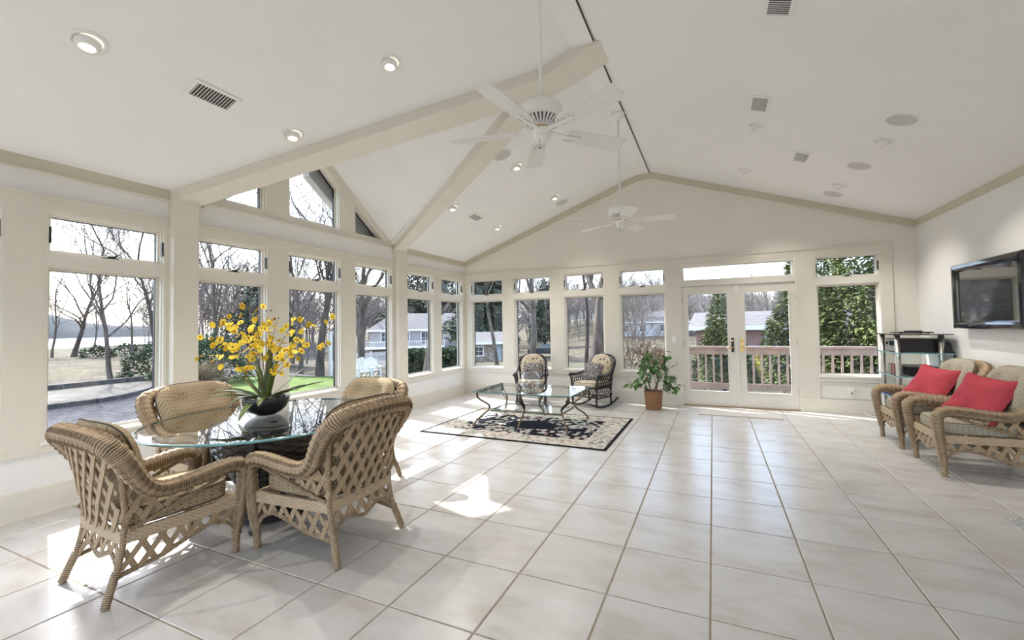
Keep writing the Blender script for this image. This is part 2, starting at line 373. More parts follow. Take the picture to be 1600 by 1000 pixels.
# ---- long boards: baseboards, sill bands, headers, beads, crowns
def board(name, W, parts, m, label=None):
    b = MB()
    for u0, u1, w0, w1, z0, z1 in parts: wb(b, W, u0, u1, w0, w1, z0, z1)
    return b.build(name, m, label=label, **S)
board('baseboard_left', L3, [(YF,YB,-.012,.02,0,.215),(YF,YB,-.03,.02,0,.018)], M_['cream'])
board('baseboard_back', B3, [(XL,DX0-.0,-.012,.02,0,.205),(XL,DX0,-.026,.02,0,.018),(DX1,2.474,-.012,.02,0,.215),(2.474,XR,0,.02,0,.13)], M_['cream'])
board('baseboard_right', R3, [(YF,YB,-.02,0,0,.13)], M_['cream'])
board('trim_8', L3, [(YF,YB,0,.02,.483,Z0)], M_['cream'], 'cream sill band under the side windows')
board('trim_9', L3, [(YF,YB,0,.02,Z3,2.557),(YF,YB,-.018,.02,2.557,2.572)], M_['cream'], 'cream header band over the side windows')
board('trim_10', L3, [(YF,2.42,-.02,.02,2.743,2.758),(5.86,YB,-.02,.02,2.743,2.758),(2.6,5.66,-.03,.02,2.80,2.815)], M_['cream'], 'thin bead under the side wall crown')
board('trim_11', L3, [(YF,2.42,-.012,.03,2.758,2.862),(5.86,YB,-.012,.03,2.758,2.862)], M_['crown'], 'crown board along the side wall eave, shade painted into its beige')
board('trim_12', L3, [(2.6,5.66,-.0,.02,2.815,TZ)], M_['cream'], 'cream sill band under the high triangular windows')
cz = [YF] + [e for w_ in LW for e in w_] + [YB]
board('trim_13', L3, [(cz[k],cz[k+1],0,.02,Z0,Z3) for k in range(0, len(cz), 2)], M_['cream'], 'cream upright casings between the side windows')
board('trim_14', B3, [(XL,DX0,0,.02,.483,Z0),(DX1,2.474,0,.02,.483,Z0),(DX1,BW[4][0]+.02,.0005,.02,.2,.484),(2.265,2.474,.0005,.02,.2,.484)], M_['cream'], 'cream sill band under the back windows')
bz = [XL] + [e for w_ in BW[:4] for e in w_] + [DX0]
board('trim_15', B3, [(bz[k],bz[k+1],0,.02,Z0,Z3) for k in range(0, len(bz), 2)] + [(DX1,BW[4][0],0,.02,Z0,Z3),(BW[4][1],2.474,0,.02,Z0,Z3),(XL,2.474,0,.02,Z3,2.565),(XL,2.49,-.015,.02,2.565,2.585),(2.452,2.474,-.008,.02,.2,2.565)], M_['cream'], 'cream casings and header band around the back windows and doors')
board('trim_16', R3, [(YF,YB,-.015,0,2.79,2.90)], M_['crown'], 'crown board along the plain wall, shade painted into its beige')
b = MB()
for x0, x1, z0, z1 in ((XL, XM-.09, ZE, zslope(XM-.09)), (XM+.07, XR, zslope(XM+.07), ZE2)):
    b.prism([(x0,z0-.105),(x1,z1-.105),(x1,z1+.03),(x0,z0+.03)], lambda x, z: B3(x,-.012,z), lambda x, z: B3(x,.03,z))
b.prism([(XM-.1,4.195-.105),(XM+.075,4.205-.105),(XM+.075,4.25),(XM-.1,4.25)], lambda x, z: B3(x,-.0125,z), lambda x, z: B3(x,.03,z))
b.build('trim_17', M_['crown'], label='crown boards under the ceiling slopes of the back wall, shade painted into their beige', **S)
# raking casing of the gable windows
b = MB()
for sgn in (-1, 1):
    ya, yb_ = YG, YG+sgn*1.42
    b.prism([(ya,zgab(ya)-.145),(yb_,zgab(yb_)-.145),(yb_,zgab(yb_)+.02),(ya,zgab(ya)+.02)], lambda y, z: L3(y,-.004,z), lambda y, z: L3(y,.03,z))
for y0, y1 in ((3.41,3.69),(4.515,4.775)):
    b.prism([(y0,TZ),(y1,TZ),(y1,zgab(y1)),(y0,zgab(y0))], lambda y, z: L3(y,0,z), lambda y, z: L3(y,.03,z))
b.build('trim_18', M_['cream'], label='cream raking and upright casings of the high gable windows', **S)

# ---- windows
sillm = mat('sill_paint', (.82,.79,.72), .35)
def ring(mb, W, u0, u1, z0, z1, wd, w0, w1):
    wb(mb, W, u0, u1, w0, w1, z0, z0+wd); wb(mb, W, u0, u1, w0, w1, z1-wd, z1); wb(mb, W, u0, u0+wd, w0, w1, z0+wd, z1-wd); wb(mb, W, u1-wd, u1, w0, w1, z0+wd, z1-wd)
WN = [0]
def pane(W, u0, u1, z0, z1, w_, par, nm='pane'):
    b = MB(); b.add([W(u0,w_,z0),W(u1,w_,z0),W(u1,w_,z1),W(u0,w_,z1)], [(0,1,2,3)]); return b.build(nm, M_['pane'], par)
def window(W, u0, u1, label, hinges='far'):
    WN[0] += 1
    o = thing(f'window_{WN[0]}', label, None, kind='structure')
    b = MB(); ring(b, W, u0, u1, Z0, Z1, .018, .005, .14); ring(b, W, u0, u1, Z2, Z3, .018, .005, .14); wb(b, W, u0, u1, .004, .14, Z1, Z2)
    ring(b, W, u0+.012, u1-.012, Z0+.012, Z1-.012, .016, .03, .06); ring(b, W, u0+.012, u1-.012, Z2+.012, Z3-.012, .016, .03, .06); b.build('frame', M_['sash'], o)
    b = MB(); ring(b, W, u0+.02, u1-.02, Z0+.02, Z1-.02, .028, .075, .12); b.build('sash', M_['sash'], o)
    b = MB(); ring(b, W, u0+.02, u1-.02, Z2+.02, Z3-.02, .026, .06, .12); b.build('transom_sash', M_['sash'], o)
    b = MB(); ring(b, W, u0+.042, u1-.042, Z0+.042, Z1-.042, .010, .083, .115); ring(b, W, u0+.042, u1-.042, Z2+.042, Z3-.042, .008, .083, .115); b.build('gasket', M_['dark'], o)
    pane(W, u0+.045, u1-.045, Z0+.045, Z1-.045, .10, o); pane(W, u0+.043, u1-.043, Z2+.043, Z3-.043, .10, o, 'transom_pane')
    b = MB(); wb(b, W, u0-.01, u1+.01, -.012, .075, Z0-.012, Z0+.012); b.build('sill', sillm, o)
    # crank latch on the transom and its two hinge bars
    b = MB(); uc = (u0+u1)/2
    wb(b, W, uc-.055, uc+.055, .012, .06, Z2+.017, Z2+.027); wb(b, W, uc-.02, uc+.03, .0, .03, Z2+.025, Z2+.042)
    b.bar(W(uc+.02, .02, Z2+.04), W(uc+.055, .0, Z2+.06), .012, .01); b.build('latch', M_['dark'], o)
    for uu in (u0+.020, u1-.034):
        b = MB(); wb(b, W, uu, uu+.014, .004, .03, Z2+.10, Z2+.235); wb(b, W, uu+.001, uu+.012, -.004, .02, Z2+.10, Z2+.125); b.build('hinge', M_['dark'], o)
    return o
pos_l = ['tall side window behind the camera','tall side window behind the camera','tall side window behind the camera','side window cut off at the picture edge, next to the nearest bare pier','tall side window before the first column, beside the wicker chairs','side window just past the first column, behind the yellow flowers','middle side window under the central gable window','side window just before the second column','side window just past the second column','narrow looking side window next to the back corner']
for k, (u0, u1) in enumerate(LW): window(L3, u0, u1, pos_l[k])
pos_b = ['back window next to the side wall corner','back window behind the round-backed rocking chair','back window between the two rocking chairs','back window above the potted ficus','back window between glass doors and media stand']
for k, (u0, u1) in enumerate(BW): window(B3, u0, u1, pos_b[k])
for k, (y0, y1) in enumerate(TW):
    WN[0] += 1
    o = thing(f'window_{WN[0]}', ('high triangular gable window half behind the ceiling beam','tall peaked gable window in the middle','small high triangular gable window')[k], None, kind='structure')
    ks = [y0] + ([YG] if y0 < YG < y1 else []) + [y1]
    def poly(i):
        pts = [(y0+i*(1 if top(y0) > TZ+.2 else 2.2), TZ+i), (y1-i*(1 if top(y1) > TZ+.2 else 2.2), TZ+i)] + [(y1-i*(1 if top(y1) > TZ+.2 else 2.2), max(TZ+i+.001, top(y1)-i*1.25))] + ([(YG, top(YG)-i*1.25)] if len(ks) == 3 else []) + [(y0+i*(1 if top(y0) > TZ+.2 else 2.2), max(TZ+i+.001, top(y0)-i*1.25))]
        return pts
    def polyring(mb, i0, i1, w0, w1):
        A, B_ = poly(i0), poly(i1); n = len(A)
        vs_ = [L3(y, w_, z) for P in (A, B_) for w_ in (w0, w1) for y, z in P]
        fs = []
        for i in range(n):
            j = (i+1) % n; fs += [(i, j, 2*n+j, 2*n+i), (n+i, 3*n+i, 3*n+j, n+j), (2*n+i, 2*n+j, 3*n+j, 3*n+i), (i, n+i, n+j, j)]
        mb.add(vs_, fs)
    b = MB(); polyring(b, .0, .018, .005, .14); polyring(b, .012, .03, .03, .06); polyring(b, .018, .045, .07, .12); b.build('frame', M_['sash'], o)
    b = MB(); polyring(b, .045, .054, .083, .115); b.build('gasket', M_['dark'], o)
    b = MB(); P = poly(.047); b.add([L3(y, .1, z) for y, z in P], [tuple(range(len(P)))]); b.build('pane', M_['pane'], o)

# ---- glazed double door and the fixed light above it
o = thing('window_19', 'wide fixed light over the double glass doors', None, kind='structure')
b = MB(); ring(b, B3, DX0, DX1, 2.145, Z3, .03, .005, .14); wb(b, B3, DX0, DX1, .004, .14, 2.075, 2.145); b.build('frame', M_['sash'], o)
b = MB(); ring(b, B3, DX0+.03, DX1-.03, 2.172, Z3-.03, .02, .05, .11); b.build('sash', M_['sash'], o)
pane(B3, DX0+.045, DX1-.045, 2.187, Z3-.045, .08, o)
DM = .373
for k, (x0, x1, lab, g0, g1) in enumerate(((DX0+.012, DM, 'glazed door leaf nearer the potted ficus, with dark handle', -.397, .228), (DM+.003, DX1-.012, 'glazed door leaf with brass handle, nearer the media stand', .495, 1.137))):
    o = thing(f'door_{k+1}', lab, None, kind='structure')
    b = MB(); z0, z1 = .015, 2.07; h0, h1 = .255, 1.93
    wb(b, B3, x0, g0, .03, .075, z0, z1); wb(b, B3, g1, x1, .03, .075, z0, z1); wb(b, B3, g0, g1, .03, .075, z0, h0); wb(b, B3, g0, g1, .03, .075, h1, z1)
    ring(b, B3, g0-.012, g1+.012, h0-.012, h1+.012, .016, .022, .04); b.build('leaf', M_['sash'], o)
    pane(B3, g0, g1, h0, h1, .055, o)
    hm = M_['dark'] if k == 0 else M_['brass']; ux = DM-.075 if k == 0 else DM+.065
    b = MB(); wb(b, B3, ux-.022, ux+.022, .018, .03, .93, 1.17); b.build('handle_plate', hm, o)
    b = MB(); b.tube([B3(ux,.02,1.01), B3(ux,-.035,1.01)], .012, 10); b.tube([B3(ux,-.035,1.01), B3(ux+(-.09 if k == 0 else .09),-.04,1.005)], .010, 10); b.lathe([(.016,0),(.016,.02),(.008,.025)], 12, B3(ux,.018,1.12), Matrix(((1,0,0),(0,0,-1),(0,1,0)))); b.build('handle', M_['brass'], o, smooth=True)
    for zc in (.30, 1.08, 1.83):
        b = MB(); ux2 = x0-.006 if k == 0 else x1-.004; wb(b, B3, ux2, ux2+.012, .012, .04, zc-.05, zc+.05); b.tube([B3(ux2+.006,.012,zc-.052), B3(ux2+.006,.012,zc+.052)], .007, 8); b.build('hinge', M_['brass'], o)
    if k == 0:
        b = MB(); wb(b, B3, DM-.022, DM+.018, .012, .032, .015, 2.07); b.build('astragal', M_['sash'], o)
        b = MB(); wb(b, B3, DM-.02, DM+.03, .004, .03, 1.96, 2.06); b.build('bolt', M_['plastic'], o)
b = MB(); wb(b, B3, DX0, DX0+.012, .004, .14, 0, 2.08); wb(b, B3, DX1-.012, DX1, .004, .14, 0, 2.08); wb(b, B3, DX0, DX1, .06, .14, 2.06, 2.08); b.build('trim_22', M_['sash'], label='cream jambs around the glass doors', **S)
b = MB(); wb(b, B3, DX0, DX1, -.015, .15, -.02, .014); b.build('trim_20', mat('threshold', (.34,.24,.13), .45), label='brown wooden threshold under the glass doors', **S)
b = MB(); ring(b, B3, 1.525, 2.262, .222, .47, .012, .004, .022); b.build('trim_21', M_['cream'], label='bead around the panel under the back window by the media stand', **S)
# ================================================================ CEILING FIXTURES
def slope_frame(x, y, off=0):
    "matrix with local z pointing into the room, local y along the ridge, at a point of the ceiling"
    if x < XM: n = Vector((SL, 0, -1)).normalized(); z = ZE+SL*(x-XL)
    else: n = Vector((-SR, 0, -1)).normalized(); z = ZE2+SR*(XR-x)
    yv = Vector((0,1,0)); xv = yv.cross(n); p = Vector((x, y, z))+n*off
    return Matrix(((xv.x,yv.x,n.x,p.x),(xv.y,yv.y,n.y,p.y),(xv.z,yv.z,n.z,p.z),(0,0,0,1)))
bulb_on = mat('lit_lamp', (1,.9,.7), .4, emit=(1,.83,.55), estr=6)
bulb_off = mat('dim_lamp', (.42,.41,.39), .3, emit=(1,.95,.88), estr=.35)
inner = mat('lamp_reflector', (.55,.53,.50), .3)
ringme = MB().lathe([(.068,-.004),(.070,.006),(.086,.012),(.100,.006),(.102,-.002)], 28, caps=False).mesh('ring', True)
eye = MB().lathe([(.066,0),(.067,.015),(.060,.035),(.050,.047),(.043,.050),(.041,.036),(.034,.028)], 24, caps=False).mesh('eyeball', True)
lampme = MB().lathe([(.001,.034),(.02,.033),(.034,.028)], 16, caps=False).mesh('lamp', True)
def downlight(x, y, lit, label, tilt):
    Mx_ = slope_frame(x, y); o = thing('recessed_light', label, 'light', group='recessed ceiling lights', M=Mx_)
    put('trim_ring', ringme, M_['fanwhite'], o)
    # the eyeball hangs plumb, or is swung towards the wall
    n = Mx_.to_3x3() ; want = Vector(tilt).normalized(); loc = n.inverted() @ want
    q = Vector((0,0,1)).rotation_difference(loc).to_matrix().to_4x4()
    e = put('eyeball', eye, M_['fanwhite'], o, M=q)
    put('lamp', lampme.copy(), bulb_on if x < XM else bulb_off, e)
    if lit:
        l = bpy.data.lights.new('lamp_light', 'SPOT'); l.energy = LAMP_W if x < XM else 46; l.spot_size = radians(105 if x < XM else 84); l.spot_blend = .8; l.color = (1,.95,.88); l.shadow_soft_size = .04
        lo = bpy.data.objects.new('lamp_light', l); COL.objects.link(lo); lo.location = Mx_.translation + want*.07; lo.rotation_euler = want.to_track_quat('-Z','Y').to_euler()
LAMP_W = 50
for x, y, lab in ((-3.66,1.312,'lit recessed light nearest the picture corner, above the first side windows'),(-2.507,2.80,'lit recessed light high on the slope, before the nearer ceiling beam'),(-3.666,2.76,'lit recessed light just against the nearer ceiling beam'),(-2.52,5.386,'lit recessed light beside a round ceiling speaker, past the farther beam'),(-2.52,6.972,'lit recessed light high on the slope near the back wall'),(-3.69,5.50,'small lit recessed light at the edge of the farther beam'),(-3.69,6.987,'lit recessed light lowest toward the back corner')):
    downlight(x, y, True, lab, (.18,-.1,-1))
for x, y, lab in ((.512,5.383,'eyeball ceiling light just beneath the middle air vent'),(1.666,5.37,'eyeball ceiling light in front of the biggest round speaker'),(.496,6.93,'eyeball ceiling light highest above the glass doors'),(1.639,6.898,'eyeball ceiling light between the two farther round speakers')):
    downlight(x, y, True, lab, (.30,.10,-1))
spm = mat('speaker_cloth', (.60,.585,.56), .8, bump=.2, bscale=900)
for x, y, lab in ((-2.52,4.95,'round flush ceiling speaker past the farther beam, nearer the fan'),(-2.52,7.357,'round flush ceiling speaker next to the back wall on the lamp side'),(1.659,4.882,'largest looking round flush speaker on the plain slope'),(1.658,6.123,'middle one of three round flush speakers on the plain slope'),(1.658,7.319,'round flush speaker farthest back on the plain slope')):
    o = thing('ceiling_speaker', lab, 'speaker', group='round ceiling speakers', M=slope_frame(x, y))
    MB().lathe([(.115,0),(.115,.007),(.128,.008),(.133,0)], 32, caps=False).build('rim', M_['fanwhite'], o, True)
    MB().lathe([(.001,.006),(.115,.006)], 32, caps=False).build('grille', spm, o)
for k, (x, y, lab, dx, dy) in enumerate(((-3.64,2.043,'air vent with dark slots on the lamp side slope, before the nearer beam',.10,.17),(-3.68,6.174,'small air vent on the lamp side slope past the farther beam',.09,.17),(.502,3.35,'air vent cut by the top picture edge',.10,.17),(.51,4.863,'middle air vent of the plain slope',.10,.17),(1.075,6.105,'air vent of the plain slope closest to the back wall',.10,.17))):
    Mf = slope_frame(x, y)
    o = thing('ceiling_vent', lab, 'vent', group='ceiling air vents', M=Mf)
    b = MB(); t = .028
    b.box(-dx,-dy,0,dx,-dy+t,.012); b.box(-dx,dy-t,0,dx,dy,.012); b.box(-dx,-dy+t,0,-dx+t,dy-t,.012); b.box(dx-t,-dy+t,0,dx,dy-t,.012); b.build('frame', M_['fanwhite'], o)
    MB().box(-dx+t,-dy+t,0,dx-t,dy-t,.002).build('backing', M_['ventgrey'], o)
    n = 13; sl_ = MB().obox((0,0,0),(2*(dx-t),.004,.013), Matrix.Rotation(radians(35),3,'X')).mesh('slat')
    for i in range(n): put('slat', sl_, M_['fanwhite'], o, loc=(0,-dy+t+(i+.5)*(2*dy-2*t)/n,.007))

# ================================================================ CEILING FANS
bladewood = mat('fan_blade', (.80,.78,.74), .4, var=.04, scale=3, stretch=(1,12,1), bump=.08, bscale=60)
def fan(x, y, zb, ph, label, fin):
    o = thing('ceiling_fan', label, 'ceiling fan', (x, y, 0), group='white ceiling fans')
    zt = 4.186
    MB().lathe([(.085,zt),(.083,zt-.02),(.07,zt-.05),(.03,zt-.075),(.018,zt-.085)], 24).build('canopy', M_['fanwhite'], o, True)
    MB().lathe([(.0135,zt-.08),(.0135,zb+.2)], 14).build('rod', M_['fanwhite'], o, True)
    b = MB(); b.lathe([(.015,zb+.24),(.03,zb+.235),(.034,zb+.19),(.06,zb+.185),(.125,zb+.175),(.148,zb+.16),(.15,zb+.09),(.14,zb+.07),(.10,zb+.055)], 32); b.build('motor_housing', M_['fanwhite'], o, True)
    MB().lathe([(.135,zb+.068),(.10,zb+.040),(.06,zb+.030)], 32, caps=False).build('vent_well', M_['ventgrey'], o)
    fme = MB()
    for k in range(30):
        a = 2*pi*k/30; fme.bar((cos(a)*.062,sin(a)*.062,zb+.026),(cos(a)*.142,sin(a)*.142,zb+.064),.012,.008)
    fme.build('vent_fin', M_['fanwhite'], o)
    MB().lathe([(.068,zb+.035),(.07,zb+.0),(.066,zb-.01),(.06,zb-.02),(.058,zb-.05),(.062,zb-.055),(.05,zb-.075),(.02,zb-.085),(.001,zb-.086)], 28).build('switch_housing', M_['fanwhite'], o, True)
    MB().lathe([(.071,zb+.012),(.0725,zb+.006),(.071,zb+.0)], 28, caps=False).build('ring', M_['brass'], o)
    b = MB(); b.tube([(.0,-.045,zb-.06),(.0,-.047,zb-.10),(.0,-.047,zb-.13)], .0018, 5); b.ball((0,-.047,zb-.14),.006,8,6); b.build('pull_chain', M_['dark'], o)
    bl = MB(); prof = [(.20,.055),(.24,.064),(.40,.070),(.62,.076),(.655,.070),(.67,.055)]
    for i in range(len(prof)-1):
        (r0, w0), (r1, w1) = prof[i], prof[i+1]; t = .004
        bl.add([(r0,-w0,-t),(r1,-w1,-t),(r1,w1,-t),(r0,w0,-t),(r0,-w0,t),(r1,-w1,t),(r1,w1,t),(r0,w0,t)], [(0,3,2,1),(4,5,6,7),(0,1,5,4),(2,3,7,6)] + ([(3,0,4,7)] if i == 0 else []) + ([(1,2,6,5)] if i == len(prof)-2 else []))
    bme = bl.mesh('blade')
    br = MB(); br.bar((.06,0,.012),(.15,0,.006),.03,.01); br.tube([(.15,0,.004),(.19,.045,.004),(.24,.05,.004),(.27,.02,.004),(.25,0,.004)], .007, 6); br.tube([(.15,0,.004),(.19,-.045,.004),(.24,-.05,.004),(.27,-.02,.004),(.25,0,.004)], .007, 6); br.box(.15,-.012,-.004,.30,.012,.006)
    brm = br.mesh('blade_bracket')
    for k in range(5):
        a = radians(ph+72*k); Mz = Matrix.Translation((0,0,zb-.005)) @ Matrix.Rotation(a,4,'Z') @ Matrix.Rotation(radians(-13),4,'X')
        put('blade', bme, bladewood, o, M=Mz); put('blade_bracket', brm, M_['fanwhite'], o, M=Mz @ Matrix.Translation((0,0,-.012)))
    return o
fan(XM+.01, 2.70, 2.80, -98, 'white five-blade ceiling fan nearer the camera, on a long rod', 0)
fan(XM+.01, 5.43, 2.775, 5, 'white five-blade ceiling fan farther back, with visible ceiling cap', 1)
# ================================================================ WICKER ARMCHAIRS
def wickermat(name, lo, mid, hi, period=.0108, stripes=False):
    m = mat(name, mid, .6, spec=.3); g = G(m); uv = g.coord('UV'); s = g.sep(uv); ob = g.coord('Object')
    if stripes:      # flat cane: grooves along the strip
        wv = g.math('SINE', g.math('MULTIPLY', s[1], 2*pi*3)); h = g.math('MULTIPLY_ADD', wv, .5); 
    else:            # wound strands: rings across the roll
        ph = g.math('MULTIPLY', s[1], 2*pi*4); wob = g.math('MULTIPLY', g.math('SINE', ph), .9)
        wv = g.math('SINE', g.math('ADD', g.math('MULTIPLY', s[0], 2*pi/period), wob))
    h = g.math('MULTIPLY', g.math('ADD', wv, 1), .5)
    n = g.noise(ob, 9, 4); n2 = g.noise(ob, 60, 2)
    f = g.math('ADD', g.math('MULTIPLY', h, .55), g.math('MULTIPLY', g.math('ADD', n, n2), .28))
    g.color(g.ramp(f, [(.22,lo),(.50,mid),(.82,hi)])); g.bump(h, .5, .002)
    return m
wk = wickermat('wicker', (.075,.046,.026), (.28,.19,.11), (.51,.38,.25))
cane = wickermat('cane_strip', (.16,.105,.06), (.37,.26,.155), (.55,.42,.28), stripes=True)
band = wickermat('woven_band', (.16,.11,.065), (.40,.29,.185), (.56,.44,.31), period=.012)
fab = mat('tan_fabric', (.40,.31,.195), .85, spec=.15); g = G(fab); ob = g.coord('Object')
dots = g.dots(ob, 46, .17)
base = g.mix(g.noise(ob, 7, 3), (.30,.23,.14), (.43,.34,.225)); g.color(g.mix(dots, base, (.13,.09,.055))); g.bump(g.noise(ob, 260, 2), .25, .003)
fabg = mat('grey_green_fabric', (.38,.34,.26), .85, spec=.15); g = G(fabg); ob = g.coord('Object')
dots = g.dots(ob, 46, .15)
base = g.mix(g.noise(ob, 7, 3), (.30,.265,.20), (.44,.40,.32)); g.color(g.mix(dots, base, (.17,.14,.10))); g.bump(g.noise(ob, 260, 2), .25, .003)
piping = mat('dark_piping', (.07,.052,.04), .8)
pipingg = mat('grey_piping', (.20,.17,.13), .8)

def spline(pts, n):
    "Catmull-Rom through the points"
    P = [Vector(p) for p in pts]; P = [P[0]*2-P[1]] + P + [P[-1]*2-P[-2]]; out = []
    seg = len(P)-3; per = max(1, n//seg)
    for i in range(seg):
        a, b, c, d = P[i:i+4]
        for k in range(per):
            t = k/per; out.append(.5*((2*b)+(c-a)*t+(2*a-5*b+4*c-d)*t*t+(3*b-a-3*c+d)*t**3))
    out.append(P[-2]); return out
def resample(path, step):
    P = [Vector(p) for p in path]; out = [P[0]]; acc = 0
    for a, b in zip(P, P[1:]):
        L = (b-a).length; 
        if L < 1e-9: continue
        t = step-acc
        while t <= L: out.append(a+(b-a)*(t/L)); t += step
        acc = L-(t-step)
    return out
def interp(xs, ys, x):
    return float(np.interp(x, xs, ys))

def strips(S, a0, a1, b0, b1, inside, slope, pitch, width, th, weave=.004, name='lattice_strip'):
    """meshes of crossing flat strips on the surface S(a,b)->point; (a,b) are lengths on the surface"""
    out = []
    for sg in (1, -1):
        span = (b1-b0)/slope; k0 = a0-span if sg > 0 else a0; k1 = a1 if sg > 0 else a1+span
        n = int((k1-k0)/pitch)+1
        for k in range(n):
            st = k0+(k+.5)*pitch; run = []; L = 0
            steps = 40; runs = []
            for i in range(steps+1):
                bb = b0+(b1-b0)*i/steps; aa = st+sg*(bb-b0)/slope
                if a0 <= aa <= a1 and inside(aa, bb): run.append((aa, bb))
                else:
                    if len(run) > 3: runs.append(run)
                    run = []
            if len(run) > 3: runs.append(run)
            for r in runs:
                r = r[::2] + ([r[-1]] if len(r) % 2 == 0 else []); q = MB(); vs_ = []; uvs = []
                for aa, bb in r:
                    p = Vector(S(aa, bb)); e = 1e-3; ta = (Vector(S(aa+e, bb))-Vector(S(aa-e, bb))); tb = (Vector(S(aa, bb+e))-Vector(S(aa, bb-e)))
                    nn = ta.cross(tb).normalized(); d = (ta*sg/slope+tb).normalized(); sd = d.cross(nn).normalized()
                    off = nn*(sg*(th*.5+.0006))
                    p = p+off
                    vs_ += [p-sd*width/2-nn*th/2, p+sd*width/2-nn*th/2, p+sd*width/2+nn*th/2, p-sd*width/2+nn*th/2]
                m_ = len(r); fs = []; uv = []
                for i in range(m_-1):
                    o = 4*i
                    for j, (v0, v1) in enumerate(((0,1),(0,.0),(0,1),(0,.0))):
                        l = (j+1) % 4; fs.append((o+j, o+l, o+4+l, o+4+j)); uv.append(((i*.02,v0),(i*.02,v1),(i*.02+.02,v1),(i*.02+.02,v0)))
                fs += [(3,2,1,0), (4*m_-4,4*m_-3,4*m_-2,4*m_-1)]; uv += [((0,0),)*4]*2
                q.add(vs_, fs, uv); out.append(q.mesh(name))
    return out

def pillow_mesh(name, w_, d, h, e=3.2, n=22, tufts=(), crown=.5, bend=0, pinch=0):
    "soft cushion in the xy plane, seam round its edge at z=0; e squares the outline; returns mesh and seam path"
    q = MB(); side = []
    def outl(a):
        c_, s_ = cos(a), sin(a); k = (abs(c_)**e+abs(s_)**e)**(-1/e); return c_*k, s_*k
    rings = 9; N = n*2
    for sg in (1, -1):
        vs_ = []
        for i in range(rings+1):
            t = i/rings
            for j in range(N):
                ox, oy = outl(2*pi*j/N)
                if pinch: kk = 1+pinch*(abs(sin(4*pi*j/N))**6 if False else max(0, (abs(ox*oy)-.55))); ox *= kk; oy *= kk
                x, y = ox*t*w_/2, oy*t*d/2; z = h/2*max(0, (1-t**2.6))**crown
                for tx, ty, dep, rad in tufts: z -= dep*math.exp(-((x-tx)**2+(y-ty)**2)/(rad*rad))
                z = max(z, .003); z *= sg
                vs_.append((x, y, z+bend*(x*x)))
        fs = []
        for i in range(rings):
            for j in range(N):
                l = (j+1) % N; f = (i*N+j, (i+1)*N+j, (i+1)*N+l, i*N+l); fs.append(f if sg > 0 else f[::-1])
        q.add(vs_, fs)
    seam = [(lambda o: (o[0]*w_/2, o[1]*d/2, bend*(o[0]*w_/2)**2))(outl(2*pi*j/N)) for j in range(N)]
    return q, seam

def boxcushion(w_, d, h, rr=.05, n=10, dome=.02):
    "box seat cushion with rounded plan and slightly domed faces; returns MB and both seam loops"
    q = MB(); e = 5
    def outl(a):
        c_, s_ = cos(a), sin(a); k = (abs(c_)**e+abs(s_)**e)**(-1/e); return c_*k*w_/2, s_*k*d/2
    N = 40; prof = [(0,.5*h+dome),(.35,.5*h+dome*.93),(.7,.5*h+dome*.6),(.92,.5*h+dome*.1),(.985,.46*h),(1.0,.36*h),(1.012,0),(1.0,-.36*h),(.985,-.46*h),(.9,-.5*h),(0,-.5*h)]
    vs_ = [(outl(2*pi*j/N)[0]*max(t,1e-3), outl(2*pi*j/N)[1]*max(t,1e-3), z) for t, z in prof for j in range(N)]
    q.add(vs_, [(i*N+j, (i+1)*N+j, (i+1)*N+(j+1) % N, i*N+(j+1) % N) for i in range(len(prof)-1) for j in range(N)])
    loops = [[(outl(2*pi*j/N)[0]*.99, outl(2*pi*j/N)[1]*.99, z) for j in range(N)] for z in (.44*h, -.44*h)]
    return q, loops

def relief_weave(amp, lobes=8):
    def f(i, j): return amp*(1 if ((i//2)+(j//1)) % 2 else -1)
    return f
def rope(b, path, r, n=8, step=.012):
    P = resample(path, step); b.tube(P, r, n, relief=lambda i, j: r*.16*sin(i*1.3+j*2*pi/n*2)); return b

